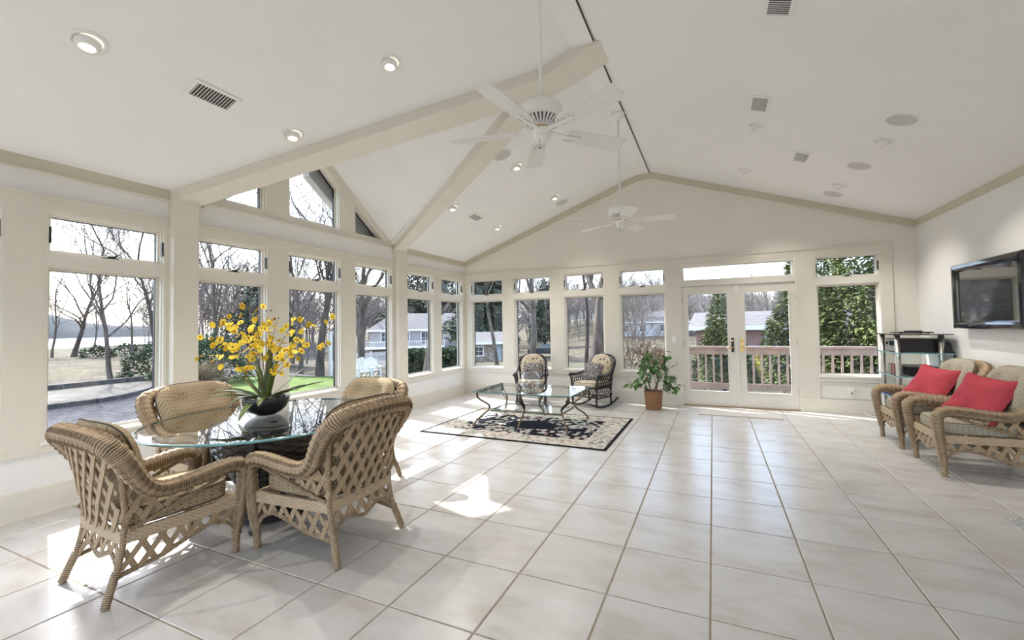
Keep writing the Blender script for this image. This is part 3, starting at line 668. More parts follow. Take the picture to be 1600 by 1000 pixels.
def make_chair(label, fabric, pipe, group):
    t = thing('wicker_armchair', label, 'chair', group=group)
    # the thick wound roll: front legs, arms and back in one sweep
    half = [(.292,.318,.12),(.300,.335,.24),(.308,.352,.40),(.312,.362,.505),(.312,.345,.562),(.310,.290,.590),(.308,.190,.588),(.308,.06,.572),(.310,-.08,.560),(.318,-.17,.575),(.330,-.245,.635),(.345,-.310,.735),(.342,-.365,.822),(.305,-.408,.876),(.21,-.430,.900),(.10,-.440,.908)]
    pts = half + [(0,-.443,.910)] + [(-x, y, z) for x, y, z in half[::-1]]
    P = resample(spline(pts, 260), .0054); m_ = len(P); rr = []
    for i, p in enumerate(P):
        z = p.z; front = p.y > .25
        if front and z < .52: r = .030+(.046-.030)*max(0, (z-.12)/.4)
        else: r = .046+.010*max(0, min(1, (z-.6)/.2))
        rr.append(r*(1+.055*sin(i*2*pi/8)))
    b = MB(); b.tube(P, rr, 20, relief=lambda i, j: .0030*(1 if (i+(j//2)) % 2 else -1)); b.build('arm_roll', wk, t, True)
    ZB0, ZB1 = .305, .372
    for sx in (-1, 1):
        # rear post down to the splayed back foot
        post = spline([(sx*.268,-.345,.13),(sx*.262,-.318,.22),(sx*.262,-.300,.34),(sx*.272,-.302,.50),(sx*.290,-.320,.64),(sx*.310,-.345,.76)], 40)
        b = MB(); b.tube(resample(post, .006), .0165, 10, relief=lambda i, j: .0009*(1 if i % 2 else -1)); b.build('rear_post', wk, t, True)
        b = MB(); b.tube(resample([(sx*.262,-.330,.17),(sx*.276,-.365,.08),(sx*.288,-.392,.0)], .006), .0215, 10, relief=lambda i, j: .0015*(1 if i % 2 else -1)); b.build('leg', wk, t, True)
        b = MB(); b.tube(resample([(sx*.293,.320,.15),(sx*.290,.316,.0)], .006), .0235, 10, relief=lambda i, j: .0015*(1 if i % 2 else -1)); b.build('leg', wk, t, True)
        # diagonal brace from the rear post to the arm
        b = MB(); b.tube(resample(spline([(sx*.278,-.285,.375),(sx*.288,-.10,.425),(sx*.297,.10,.492),(sx*.302,.27,.552)], 24), .006), .0125, 8, relief=lambda i, j: .0008*(1 if i % 2 else -1)); b.build('brace', wk, t, True)
    # woven seat band on four sides
    b = MB()
    for (ax, ay), (bx, by) in (((.292,.318),(-.292,.318)),((.292,.318),(.262,-.300)),((-.292,.318),(-.262,-.300)),((.262,-.302),(-.262,-.302))):
        n = 60; vs_ = []; d = Vector((bx-ax, by-ay, 0)); L = d.length; d.normalize(); nn = Vector((d.y, -d.x, 0)); nn *= 1 if nn.dot(Vector((ax+bx, ay+by, 0))) > 0 else -1
        rows = 7
        for i in range(n+1):
            for k in range(rows):
                p = Vector((ax, ay, 0))+d*(L*i/n); dep = .014+.0022*(1 if (i//2+k) % 2 else -1)
                vs_.append((p.x+nn.x*dep, p.y+nn.y*dep, ZB0+(ZB1-ZB0)*k/(rows-1)))
        o = len(vs_)
        for i in range(n+1):
            for k in range(rows):
                p = Vector((ax, ay, 0))+d*(L*i/n); vs_.append((p.x-nn.x*.008, p.y-nn.y*.008, ZB0+(ZB1-ZB0)*k/(rows-1)))
        fs = []; uv = []
        for q_ in (0, o):
            for i in range(n):
                for k in range(rows-1): fs.append((q_+i*rows+k, q_+(i+1)*rows+k, q_+(i+1)*rows+k+1, q_+i*rows+k+1)); uv.append(((k*.012,.1),)*4)
        for i in range(n):
            for k in (0, rows-1): fs.append((i*rows+k, (i+1)*rows+k, o+(i+1)*rows+k, o+i*rows+k)); uv.append(((0,0),)*4)
        b.add(vs_, fs, uv)
    b.build('seat_band', band, t)
    # skirt rims (scalloped) and lattice strips
    def rim_side(a): return interp([0,.06,.15,.28,.42,.62],[.14,.215,.248,.212,.160,.132], a)      # a from the front leg to the rear foot
    def rim_front(a): return interp([0,.05,.13,.21,.292,.374,.454,.534,.584],[.14,.20,.232,.205,.178,.205,.232,.20,.14], a)
    def rim_back(a): return interp([0,.05,.12,.19,.262,.334,.404,.474,.524],[.14,.20,.242,.212,.185,.212,.242,.20,.14], a)
    def sm(fn, L): 
        q_ = [fn(L*i/40) for i in range(41)]
        for _ in range(3): q_ = [q_[0]] + [(q_[i-1]+q_[i]*2+q_[i+1])/4 for i in range(1,40)] + [q_[-1]]
        return lambda a: interp([L*i/40 for i in range(41)], q_, a)
    rs, rf, rb = sm(rim_side, .62), sm(rim_front, .584), sm(rim_back, .524)
    panels = []
    for sx in (-1, 1):
        f = lambda a, z, sx=sx: (sx*(.294-.030*a/.62), .318-a-.35*max(0, .30-z)*a, z); panels.append((f, .62, rs, 1.55))
    panels.append((lambda a, z: (-.292+a, .322, z), .584, rf, 1.55)); panels.append((lambda a, z: (-.262+a, -.306-.12*max(0, .3-z), z), .524, rb, 1.75))
    rim = MB()
    for f, L, rz, sl_ in panels:
        path = [f(L*i/40, rz(L*i/40)) for i in range(41)]; rope(rim, path, .0095, 8, .007)
        rope(rim, [(Vector(p)+Vector((0,0,.014))) for p in path], .006, 6, .007)
        for me in strips(f, .012, L-.012, .12, ZB0+.006, lambda a, z, rz=rz: z > rz(a), sl_, .096, .031, .005): put('lattice_strip', me, cane, t)
    rim.build('skirt_rim', wk, t, True)
    # lattice of the back, bowed outwards
    def Sb(a, z):
        u = a/.27; return (a*(1+.20*max(0, z-.35)), -.300-.035*(1-u*u)-.20*max(0, z-.40)-.05*max(0,z-.7), z)
    def topz(a): return .865-.085*abs(a/.27)**3
    for me in strips(Sb, -.262, .262, ZB1-.004, .885, lambda a, z: z < topz(a), 1.75, .086, .032, .006, .005): put('lattice_strip', me, cane, t)
    # side lattice between brace, arm and rear post
    for sx in (-1, 1):
        f = lambda a, z, sx=sx: (sx*(.280+.018*a/.5+.06*max(0, z-.5)), -.300+a, z)
        ins = lambda a, z: z > .372+.29*a+.02 and z < .575 + (.20*max(0, (.12-a)/.12))
        for me in strips(f, -.02, .50, .375, .76, ins, 1.45, .095, .031, .005): put('lattice_strip', me, cane, t)
    # cushions
    q, loops = boxcushion(.545, .600, .105, dome=.022); c_ = q.build('seat_cushion', fabric, t, True, loc=(0,.012,.430))
    pb = MB(); [pb.tube(l, .0045, 6, closed=True) for l in loops]; pb.build('piping', pipe, c_, True)
    tf = [(x, y, .038, .055) for x in (-.12,.12) for y in (-.08,.12)]
    q, seam = pillow_mesh('back_cushion', .58, .55, .18, 3.6, 30, tf, .42, bend=-.48)
    q.v = [(x*(1+.45*max(-.25, y)), y, z) for x, y, z in q.v]; seam = [(x*(1+.45*max(-.25, y)), y, z) for x, y, z in seam]
    Mc = Matrix.Translation((0,-.288,.712)) @ Matrix.Rotation(radians(17),4,'X') @ Matrix.Rotation(radians(90),4,'X')
    c_ = q.build('back_cushion', fabric, t, True, M=Mc); pb = MB(); pb.tube(seam, .0055, 6, closed=True); pb.build('piping', pipe, c_, True)
    return t
GD = 'wicker armchairs around the dining table'; GS = 'wicker armchairs by the plain wall'
ch = make_chair('tan wicker armchair nearest the camera, its back over the sun patch', fab, piping, GD)
ch.scale = (.97,.89,.97); ch.location = (-3.195,1.51,0); ch.rotation_euler = (0,0,radians(-3))
dup(ch, 'tan wicker armchair seen from behind, its lattice back toward the open floor', (-2.50,2.155,0), radians(91)).scale = (1,1,1)
dup(ch, 'tan wicker armchair between glass table and side windows, against the first column', (-4.02,2.30,0), radians(-88)).scale = (1,1,1)
dup(ch, 'tan wicker armchair at the far end of the glass table, mostly hidden', (-3.12,2.93,0), radians(181))
ch2 = make_chair('wicker armchair with red pillow, nearer the camera, beneath the wall television', fabg, pipingg, GS)
ch2.location = (2.21,5.31,0); ch2.rotation_euler = (0,0,radians(90))
dup(ch2, 'wicker armchair with red pillow, next to the media stand', (2.20,6.21,0), radians(90))
red = mat('red_cotton', (.38,.048,.064), .8, spec=.2, var=.12, scale=6, bump=.15, bscale=300)
def red_pillow(loc, rz, lab):
    t = thing('throw_pillow', lab, 'pillow', loc, rz, 'red throw pillows'); 
    q, seam = pillow_mesh('pillow', .44, .44, .16, 11, 40, ((.03,-.14,.02,.06),(-.12,-.10,.015,.05)), .62, pinch=.5)
    Mc = Matrix.Rotation(radians(-38),4,'X') @ Matrix.Rotation(radians(90),4,'X') @ Matrix.Rotation(radians(-6),4,'Z')
    q.build('cover', red, t, True, M=Mc)
red_pillow((2.27,5.27,.685), radians(-60), 'red square pillow on the wicker armchair nearer the camera')
red_pillow((2.25,6.18,.685), radians(-60), 'red square pillow on the wicker armchair next to the media stand')
# ================================================================ DINING TABLE
tglass = glassmat('table_glass', (.93,.965,.965), .06, 1.0)
gedge = mat('green_glass_edge', (.12,.30,.32), .08, spec=.8, coat=.6)
blackw = mat('black_lacquered_wicker', (.014,.013,.014), .30, spec=.6, coat=.25)
TX, TY, TZt = -3.26, 2.285, .735
t = thing('dining_table', 'round glass dining table on a black woven drum pedestal', 'table', (TX,TY,0))
N = 72; b = MB(); b.lathe([(.001,TZt+.014),(.820,TZt+.014)], N, caps=False); b.build('glass_top', tglass, t)
b = MB(); b.lathe([(.820,TZt+.014),(.835,TZt+.010),(.837,TZt+.004),(.832,TZt-.001),(.820,TZt-.001)], N, caps=False); b.build('glass_edge', gedge, t, True)
prof = [(.03,.70),(.30,.725),(.385,.728),(.405,.72)]
b = MB(); b.lathe(prof, 48, caps=False); b.build('pedestal_cap', blackw, t, True)
rows = [(.405,.72)] + [(.412-.02*((.72-z)/.2)**2*1.0 if z > .52 else .392-.165*min(1, ((.52-z)/.30))**.85, z) for z in np.arange(.71,.235,-.0125)]
b = MB(); b.lathe([(r, z) for r, z in rows], 96, caps=False, relief=lambda i, j: .006*(1 if ((i//2)+(j//3)) % 2 else -1)*(1 if j % 3 != 2 else .2)); b.build('woven_drum', blackw, t)
b = MB(); pr = []
for k in range(13):
    z = .235-k*.018; base = .232+.018*(k/12); pr += [(base, z), (base+.010, z-.005), (base+.010, z-.012), (base, z-.016)]
pr = [(r, max(0.0, z)) for r, z in pr]; b.lathe(pr, 56, caps=False); b.build('ringed_base', blackw, t, True)
for k in range(4):
    a = radians(-52+90*k); c_, s_ = cos(a), sin(a)
    b = MB(); b.tube(spline([(c_*.415,s_*.415,.722),(c_*.425,s_*.425,.55),(c_*.40,s_*.40,.40),(c_*.355,s_*.355,.22),(c_*.37,s_*.37,.08),(c_*.41,s_*.41,.0)], 40), [.017]*32+[.017+.002*i for i in range(5)]+[.026]*20, 10) if False else b.tube(resample(spline([(c_*.418,s_*.418,.722),(c_*.428,s_*.428,.55),(c_*.405,s_*.405,.40),(c_*.355,s_*.355,.22),(c_*.37,s_*.37,.08),(c_*.40,s_*.40,.0)], 40), .02), .018, 10)
    b.ball((c_*.405,s_*.405,.022), .03, 10, 8, (1.2,1.2,.73)); b.build('leg', blackw, t, True)

# ================================================================ ORCHID BOWL
bowlm = mat('dark_bowl', (.018,.02,.022), .32, spec=.6, var=.5, scale=30, bump=.25, bscale=70)
ox, oy, oz = -3.37, 2.30, TZt+.0155
t = thing('orchid_bowl', 'yellow orchids in a dark hammered bowl on the glass dining table', 'flowers', (ox,oy,oz))
b = MB(); b.lathe([(.055,0),(.07,.002),(.112,.026),(.145,.06),(.163,.10),(.169,.138),(.165,.143),(.160,.138),(.154,.10),(.13,.06),(.08,.032),(.001,.028)], 48); b.build('bowl', bowlm, t, True)
moss = mat('grey_moss', (.16,.145,.115), .9, var=.5, scale=30)
b = MB(); rr_ = random.Random(3)
b.lathe([(.156,.118),(.10,.13),(.001,.137)], 24, caps=False)
for k in range(60):
    a = rr_.random()*2*pi; q = .135*sqrt(rr_.random()); b.tube([(cos(a)*q,sin(a)*q,.122),(cos(a+.4)*(q+.01),sin(a+.4)*(q+.01),.150),(cos(a+.8)*q,sin(a+.8)*q,.125)], .005, 4)
b.build('moss', moss, t, kind='stuff')
leafm = mat('orchid_leaf', (.13,.17,.035), .38, spec=.5, var=.3, scale=6, col2=(.075,.115,.03))
def strap_leaf(par, a, L, up, wd, droop, name='leaf', m=leafm):
    b = MB(); n = 10; vs_ = []
    for i in range(n+1):
        s = i/n; out = L*s*cos(up)*(1-.10*s); z = .125+L*s*sin(up)-droop*s*s*L; wq = wd*(sin(pi*min(1, .12+.88*s))**.6)*(1 if s < .98 else .3)
        c_, s_ = cos(a), sin(a); nx, ny = -s_, c_
        for k, (o, dz) in enumerate(((-1,.35),(0,0),(1,.35))): vs_.append((c_*(.02+out)+nx*o*wq/2, s_*(.02+out)+ny*o*wq/2, z+dz*wq*.5))
    o = len(vs_); vs_ += [(x, y, z-.003) for x, y, z in vs_]
    fs = []
    for i in range(n):
        for k in range(2): f = (3*i+k, 3*i+k+1, 3*i+k+4, 3*i+k+3); fs.append(f); fs.append(tuple(o+q for q in f[::-1]))
        fs += [(3*i, 3*i+3, o+3*i+3, o+3*i), (3*i+2, o+3*i+2, o+3*i+5, 3*i+5)]
    b.add(vs_, fs); return b.build(name, m, par, True)
for a, L, up, wd, dr in ((182,.50,.42,.055,.30),(196,.46,.30,.05,.22),(205,.35,.6,.05,.25),(230,.30,.5,.06,.5),(262,.30,.25,.065,.65),(290,.28,.45,.06,.5),(5,.52,.38,.055,.12),(18,.36,.5,.05,.2),(352,.34,.55,.05,.3),(40,.40,.75,.05,.1),(75,.46,1.32,.05,.02),(105,.50,1.36,.055,.02),(140,.40,1.0,.05,.12),(168,.42,.75,.045,.2),(320,.36,1.1,.05,.12),(220,.40,1.05,.05,.1)): strap_leaf(t, radians(a+24), L, up, wd, dr)
stemm = mat('orchid_stem', (.10,.085,.035), .6)
yel = mat('orchid_yellow', (.86,.58,.03), .5, spec=.3); g = G(yel); g.color(g.mix(g.objrand(), (.90,.70,.07), (.82,.54,.03)))
ybr = mat('orchid_brown', (.30,.10,.02), .6)
fl = MB()
def petal(mb, a, L, wd, lift):
    c_, s_ = cos(a), sin(a); vs_ = [(0,0,0)]
    for s, w_, z in ((.35,.7,.15),(.75,1,.28),(1,.45,.2)):
        for o in (-1, 1): vs_.append((c_*L*s - s_*o*wd*w_/2, s_*L*s + c_*o*wd*w_/2, lift*z))
    mb.add(vs_, [(0,1,2),(1,3,4,2),(3,5,6,4)])
for k in range(5): petal(fl, 2*pi*k/5+.3, .020 if k else .026, .016 if k else .030, .014)
flm = fl.mesh('blossom'); flm.materials.append(yel); flm.materials.append(ybr)
hb = MB(); hb.ball((0,0,.004), .0055, 6, 4); core = hb.mesh('lip'); core.materials.append(ybr)
rr_ = random.Random(11); nb = 0
# bearing, reach, height of the arching flower stems
for a, reach, hgt in ((188,.46,.55),(176,.40,.66),(200,.34,.48),(150,.26,.74),(120,.14,.70),(80,.10,.62),(30,.22,.66),(8,.44,.66),(355,.50,.45),(340,.34,.40),(215,.22,.62),(270,.10,.55),(182,.50,.38)):
    a0 = radians(a+24); P = []
    for i in range(13):
        s = i/12; q = reach*(s**1.7); z = .155+hgt*(s**.85) - .10*max(0, s-.75)*reach*4; P.append((cos(a0)*(q+.015), sin(a0)*(q+.015), z))
    b = MB(); b.tube(P, [.0035-.002*i/12 for i in range(13)], 5); 
    for k in range(13):
        s = .46+.54*k/12; i = min(11, int(s*12)); p = Vector(P[i]).lerp(Vector(P[i+1]), s*12-i)
        q = p+Vector((rr_.uniform(-1,1), rr_.uniform(-1,1), rr_.uniform(-.7,.8)))*.055
        b.tube([p, q], .0011, 3)
        d = Vector((rr_.uniform(-.6,1), rr_.uniform(-1,.2), rr_.uniform(-.2,.8))).normalized()
        Mq = Matrix.Translation(q) @ Vector((0,0,1)).rotation_difference(d).to_matrix().to_4x4() @ Matrix.Rotation(rr_.random()*6,4,'Z') @ Matrix.Scale(rr_.uniform(1.0,1.4),4)
        put('blossom', flm, None, t, M=Mq); nb += 1
        if k % 2 == 0: 
            Mq2 = Mq @ Matrix.Translation((0,0,.0)); put('lip', core, None, t, M=Mq2)
    for k in range(4):
        p = Vector(P[-1])+Vector((rr_.uniform(-1,1), rr_.uniform(-1,1), rr_.uniform(-.2,1)))*.03; b.ball(p, .006, 5, 4)
    b.build('stem', stemm, t)

# ================================================================ RUG
rug = mat('rug_weave', (.3,.3,.28), .95, spec=.1); g = G(rug); ob = g.coord('Object'); s = g.sep(ob)
HX, HY = 1.30, .86
dx = g.math('SUBTRACT', HX, g.math('ABSOLUTE', s[0])); dy = g.math('SUBTRACT', HY, g.math('ABSOLUTE', s[1])); dd = g.math('MINIMUM', dx, dy)
warp = g.nt.nodes.new('ShaderNodeVectorMath'); warp.operation = 'ADD'; nz = g.nt.nodes.new('ShaderNodeTexNoise'); nz.inputs['Scale'].default_value = 6; g.nt.links.new(ob, nz.inputs['Vector'])
sc2 = g.nt.nodes.new('ShaderNodeVectorMath'); sc2.operation = 'SCALE'; sc2.inputs['Scale'].default_value = .14; g.nt.links.new(nz.outputs['Color'], sc2.inputs[0]); g.nt.links.new(ob, warp.inputs[0]); g.nt.links.new(sc2.outputs[0], warp.inputs[1])
wv = warp.outputs[0]
vo = g.voro(wv, 11); lf_ = g.ramp(vo['Distance'], [(.0,(1,1,1)),(.50,(1,1,1)),(.53,(0,0,0))], 'LINEAR')
lcol = g.ramp(g.sep(vo['Color'])[0], [(.0,(.46,.42,.37)),(.4,(.30,.31,.27)),(.6,(.52,.47,.42)),(.8,(.24,.27,.25)),(.95,(.42,.30,.27))], 'CONSTANT')
el = g.math('ADD', g.math('POWER', g.math('DIVIDE', s[0], .42), 2), g.math('POWER', g.math('DIVIDE', s[1], .24), 2))
el = g.math('ADD', el, g.math('MULTIPLY', g.noise(ob, 9, 2), .8)); med = g.math('LESS_THAN', el, 1.35)
rag = g.math('GREATER_THAN', g.noise(wv, 5, 3), .31)
field = g.mix(g.math('MULTIPLY', g.math('MULTIPLY', g.sep(lf_)[0], rag), g.math('SUBTRACT', 1, med)), (.012,.012,.02), lcol)
vb = g.voro(wv, 17); bl_ = g.math('LESS_THAN', vb['Distance'], .46)
bcol = g.ramp(g.sep(vb['Color'])[1], [(.0,(.22,.25,.22)),(.3,(.50,.46,.41)),(.5,(.26,.25,.24)),(.75,(.48,.29,.26)),(.85,(.18,.21,.18))], 'CONSTANT')
border = g.mix(bl_, (.50,.46,.395), bcol)
c = g.mix(g.math('GREATER_THAN', dd, .305), border, g.mix(g.math('GREATER_THAN', dd, .325), (.56,.52,.45), field)); c = g.mix(g.math('LESS_THAN', dd, .035), c, (.012,.012,.016)); g.color(c); g.bump(g.noise(ob, 300, 2), .3, .004)
t = tag(MB().box(-HX,-HY,0,HX,HY,.009).build('area_rug', rug, None, loc=(-2.45,5.59,.001), rot=(0,0,radians(-.3))), 'black and cream floral area rug under the coffee table', 'rug')

# ================================================================ COFFEE TABLE
bronze = mat('bronze_iron', (.20,.155,.105), .40, metal=.7, var=.25, scale=14)
bronzel = mat('dark_bronze_leaf', (.075,.062,.05), .4, metal=.6, var=.3, scale=20)
cg = glassmat('coffee_glass', (.90,.95,.95), .07, 1.1)
t = thing('coffee_table', 'low two-tier glass coffee table with curved bronze legs', 'table', (-2.50,5.75,.010))
hx, hy, ht = .755, .475, .475
b = MB(); b.add([(-hx,-hy,ht+.012),(hx,-hy,ht+.012),(hx,hy,ht+.012),(-hx,hy,ht+.012)], [(0,1,2,3)]); b.build('glass_top', cg, t)
b = MB(); e = .012
for x0, y0, x1, y1 in ((-hx,-hy,hx,-hy+e),(-hx,hy-e,hx,hy),(-hx,-hy,-hx+e,hy),(hx-e,-hy,hx,hy)): b.box(x0,y0,ht,x1,y1,ht+.0115)
b.build('glass_edge', gedge, t)
sx_, sy_, sz_ = .545, .27, .205
b = MB(); b.add([(-sx_,-sy_,sz_),(sx_,-sy_,sz_),(sx_,sy_,sz_),(-sx_,sy_,sz_)], [(0,1,2,3)]); b.build('glass_shelf', cg, t)
b = MB()
for x0, y0, x1, y1 in ((-sx_,-sy_,sx_,-sy_+.01),(-sx_,sy_-.01,sx_,sy_),(-sx_,-sy_,-sx_+.01,sy_),(sx_-.01,-sy_,sx_,sy_)): b.box(x0,y0,sz_-.010,x1,y1,sz_-.0005)
b.build('shelf_edge', gedge, t)
b = MB(); r_ = .011
for x, y in ((-1,-1),(-1,1)): pass
for yy_ in (-.40,.40): b.tube([(-.70,yy_,ht-.008),(.70,yy_,ht-.008)], r_, 8)
for xx_ in (-.70,.70): b.tube([(xx_,-.40,ht-.008),(xx_,.40,ht-.008)], r_, 8)
b.build('top_rail', bronze, t, True)
b = MB()
for yy_ in (-.275,.275): b.tube([(-.55,yy_,sz_-.014),(.55,yy_,sz_-.014)], .009, 8)
for xx_ in (-.55,.55): b.tube([(xx_,-.275,sz_-.014),(xx_,.275,sz_-.014)], .009, 8)
b.build('shelf_rail', bronze, t, True)
for fx, sy in ((-1,-1),(0,-1),(1,-1),(-1,1),(0,1),(1,1)):
    top_ = Vector((fx*.70, sy*.40, ht-.005)); mid = Vector((fx*.56, sy*.285, sz_+.01)); foot = Vector((fx*.71, sy*.50, .0))
    P = spline([top_, top_.lerp(mid,.35)+Vector((fx*.035,sy*.03,.0)), mid+Vector((fx*.005,sy*.0,.05)), mid+Vector((fx*.03,sy*.03,-.03)), foot.lerp(mid,.35)+Vector((fx*.02,sy*.03,0)), foot], 40)
    P = resample(P, .015); b = MB(); b.tube(P, .0125, 10); b.ball(foot+Vector((0,0,.012)), .018, 8, 6, (1.2,1.2,.66)); lg = b.build('leg', bronze, t, True)
    # long leaf laid along the upper half of the leg
    b = MB(); k = [p for p in P if p.z > sz_+.02]; vs_ = []; m_ = len(k)
    sd = Vector((-sy*.0+1, 0, 0)) if fx == 0 else Vector((fx*.6, -sy*.8, 0)).normalized()
    for i, p in enumerate(k):
        w_ = .040*sin(pi*min(1, (i+.6)/(m_)))**.7; off = Vector((fx*.004, sy*.012, 0)); vs_ += [p+off-sd*w_, p+off+Vector((0, sy*.012, .0)), p+off+sd*w_, p+off*.2]
    fs = []
    for i in range(m_-1):
        for j in range(4): fs.append((4*i+j, 4*i+(j+1) % 4, 4*i+4+(j+1) % 4, 4*i+4+j))
    b.add(vs_, fs); b.build('leaf', bronzel, lg, True)

# ---- fish bowl with shells on the coffee table
bowlg = glassmat('bowl_glass', (.86,.90,.93), .16, 1.0)
fx_, fy_, fz_ = -2.50, 5.70, .010+ht+.0135
t = thing('glass_fishbowl', 'round glass fishbowl holding seashells on the coffee table', 'bowl', (fx_,fy_,fz_))
prof = [(.055,.0),(.075,.003)] + [(.147*sin(radians(q)), .138-.138*cos(radians(q))) for q in range(36, 142, 6)] + [(.098,.243),(.102,.248)]
b = MB(); b.lathe(prof, 40, caps=False); b.build('bowl', bowlg, t, True)
b = MB(); b.tube([(cos(2*pi*k/40)*.101,sin(2*pi*k/40)*.101,.248) for k in range(40)], .004, 6, closed=True); b.build('rim', bowlg, t, True)
shm = [mat('shell_'+n, c_, .45, var=.3, scale=60) for n, c_ in (('pink',(.62,.42,.34)),('white',(.70,.63,.55)),('brown',(.33,.20,.13)),('tan',(.52,.38,.26)))]
cone = MB(); P = []; rad = []
for i in range(40):
    s = i/39; a = s*6*pi; q = .017*(1-s)**1.2; P.append((cos(a)*q, sin(a)*q, s*.05)); rad.append(.0135*(1-s)+.001)
cone.tube(P, rad, 6); conem = cone.mesh('seashell', True)
fan_ = MB(); nn_ = 14; vs_ = [(0,0,0)]
for i in range(nn_+1):
    a = pi*(.08+.84*i/nn_); vs_.append((cos(a)*.026, sin(a)*.030, .004*(i % 2)+.003))
for i in range(nn_+1):
    a = pi*(.08+.84*i/nn_); vs_.append((cos(a)*.014, sin(a)*.016, .010+.003*(i % 2)))
m0 = nn_+1; fan_.add(vs_, [(0, m0+1+i, m0+2+i) for i in range(nn_)] + [(1+i, 2+i, m0+2+i, m0+1+i) for i in range(nn_)] + [tuple([0]+list(range(1, m0+1)))[::-1]]); fanm = fan_.mesh('seashell', False)
rr_ = random.Random(5)
for k in range(46):
    me = (conem if k % 3 else fanm).copy(); me.materials.clear(); me.materials.append(shm[k % 4])
    q = .095*sqrt(rr_.random()); a = rr_.random()*2*pi; z = .022+.11*rr_.random()*(1-q/.2)
    if hypot(q, z-.138) > .098: q *= .55; z = max(z, .055)
    o = put('seashell', me, None, None, loc=(fx_+cos(a)*q, fy_+sin(a)*q, fz_+z), rot=(rr_.random()*6, rr_.random()*6, rr_.random()*6), label=(('pink ','pale white ','dark brown ','sandy tan ')[k % 4])+('spiral' if k % 3 else 'fan-shaped')+' seashell lying in the round glass fishbowl', cat='seashell', group='seashells in the glass fishbowl')

# ================================================================ ROCKING CHAIRS
blk = mat('black_wicker', (.016,.014,.013), .42, spec=.5, bump=.3, bscale=260)
flo = mat('beige_floral', (.52,.44,.33), .9, spec=.1); g = G(flo); ob = g.coord('Object'); vv = g.voro(ob, 14); nn = g.noise(ob, 26, 3)
spots = g.math('MULTIPLY', g.math('LESS_THAN', vv['Distance'], .27), g.math('GREATER_THAN', nn, .5)); g.color(g.mix(spots, g.mix(g.noise(ob, 5), (.47,.39,.285), (.58,.50,.39)), (.07,.065,.05)))
spk = mat('speckled_fabric', (.1,.1,.1), .9, spec=.1); g = G(spk); ob = g.coord('Object'); nn = g.noise(ob, 62, 2, .6)
g.color(g.ramp(nn, [(.44,(.03,.03,.04)),(.50,(.10,.10,.11)),(.56,(.42,.38,.33)),(.66,(.52,.48,.43))]))
pm = mat('cord_dark', (.05,.045,.04), .8)
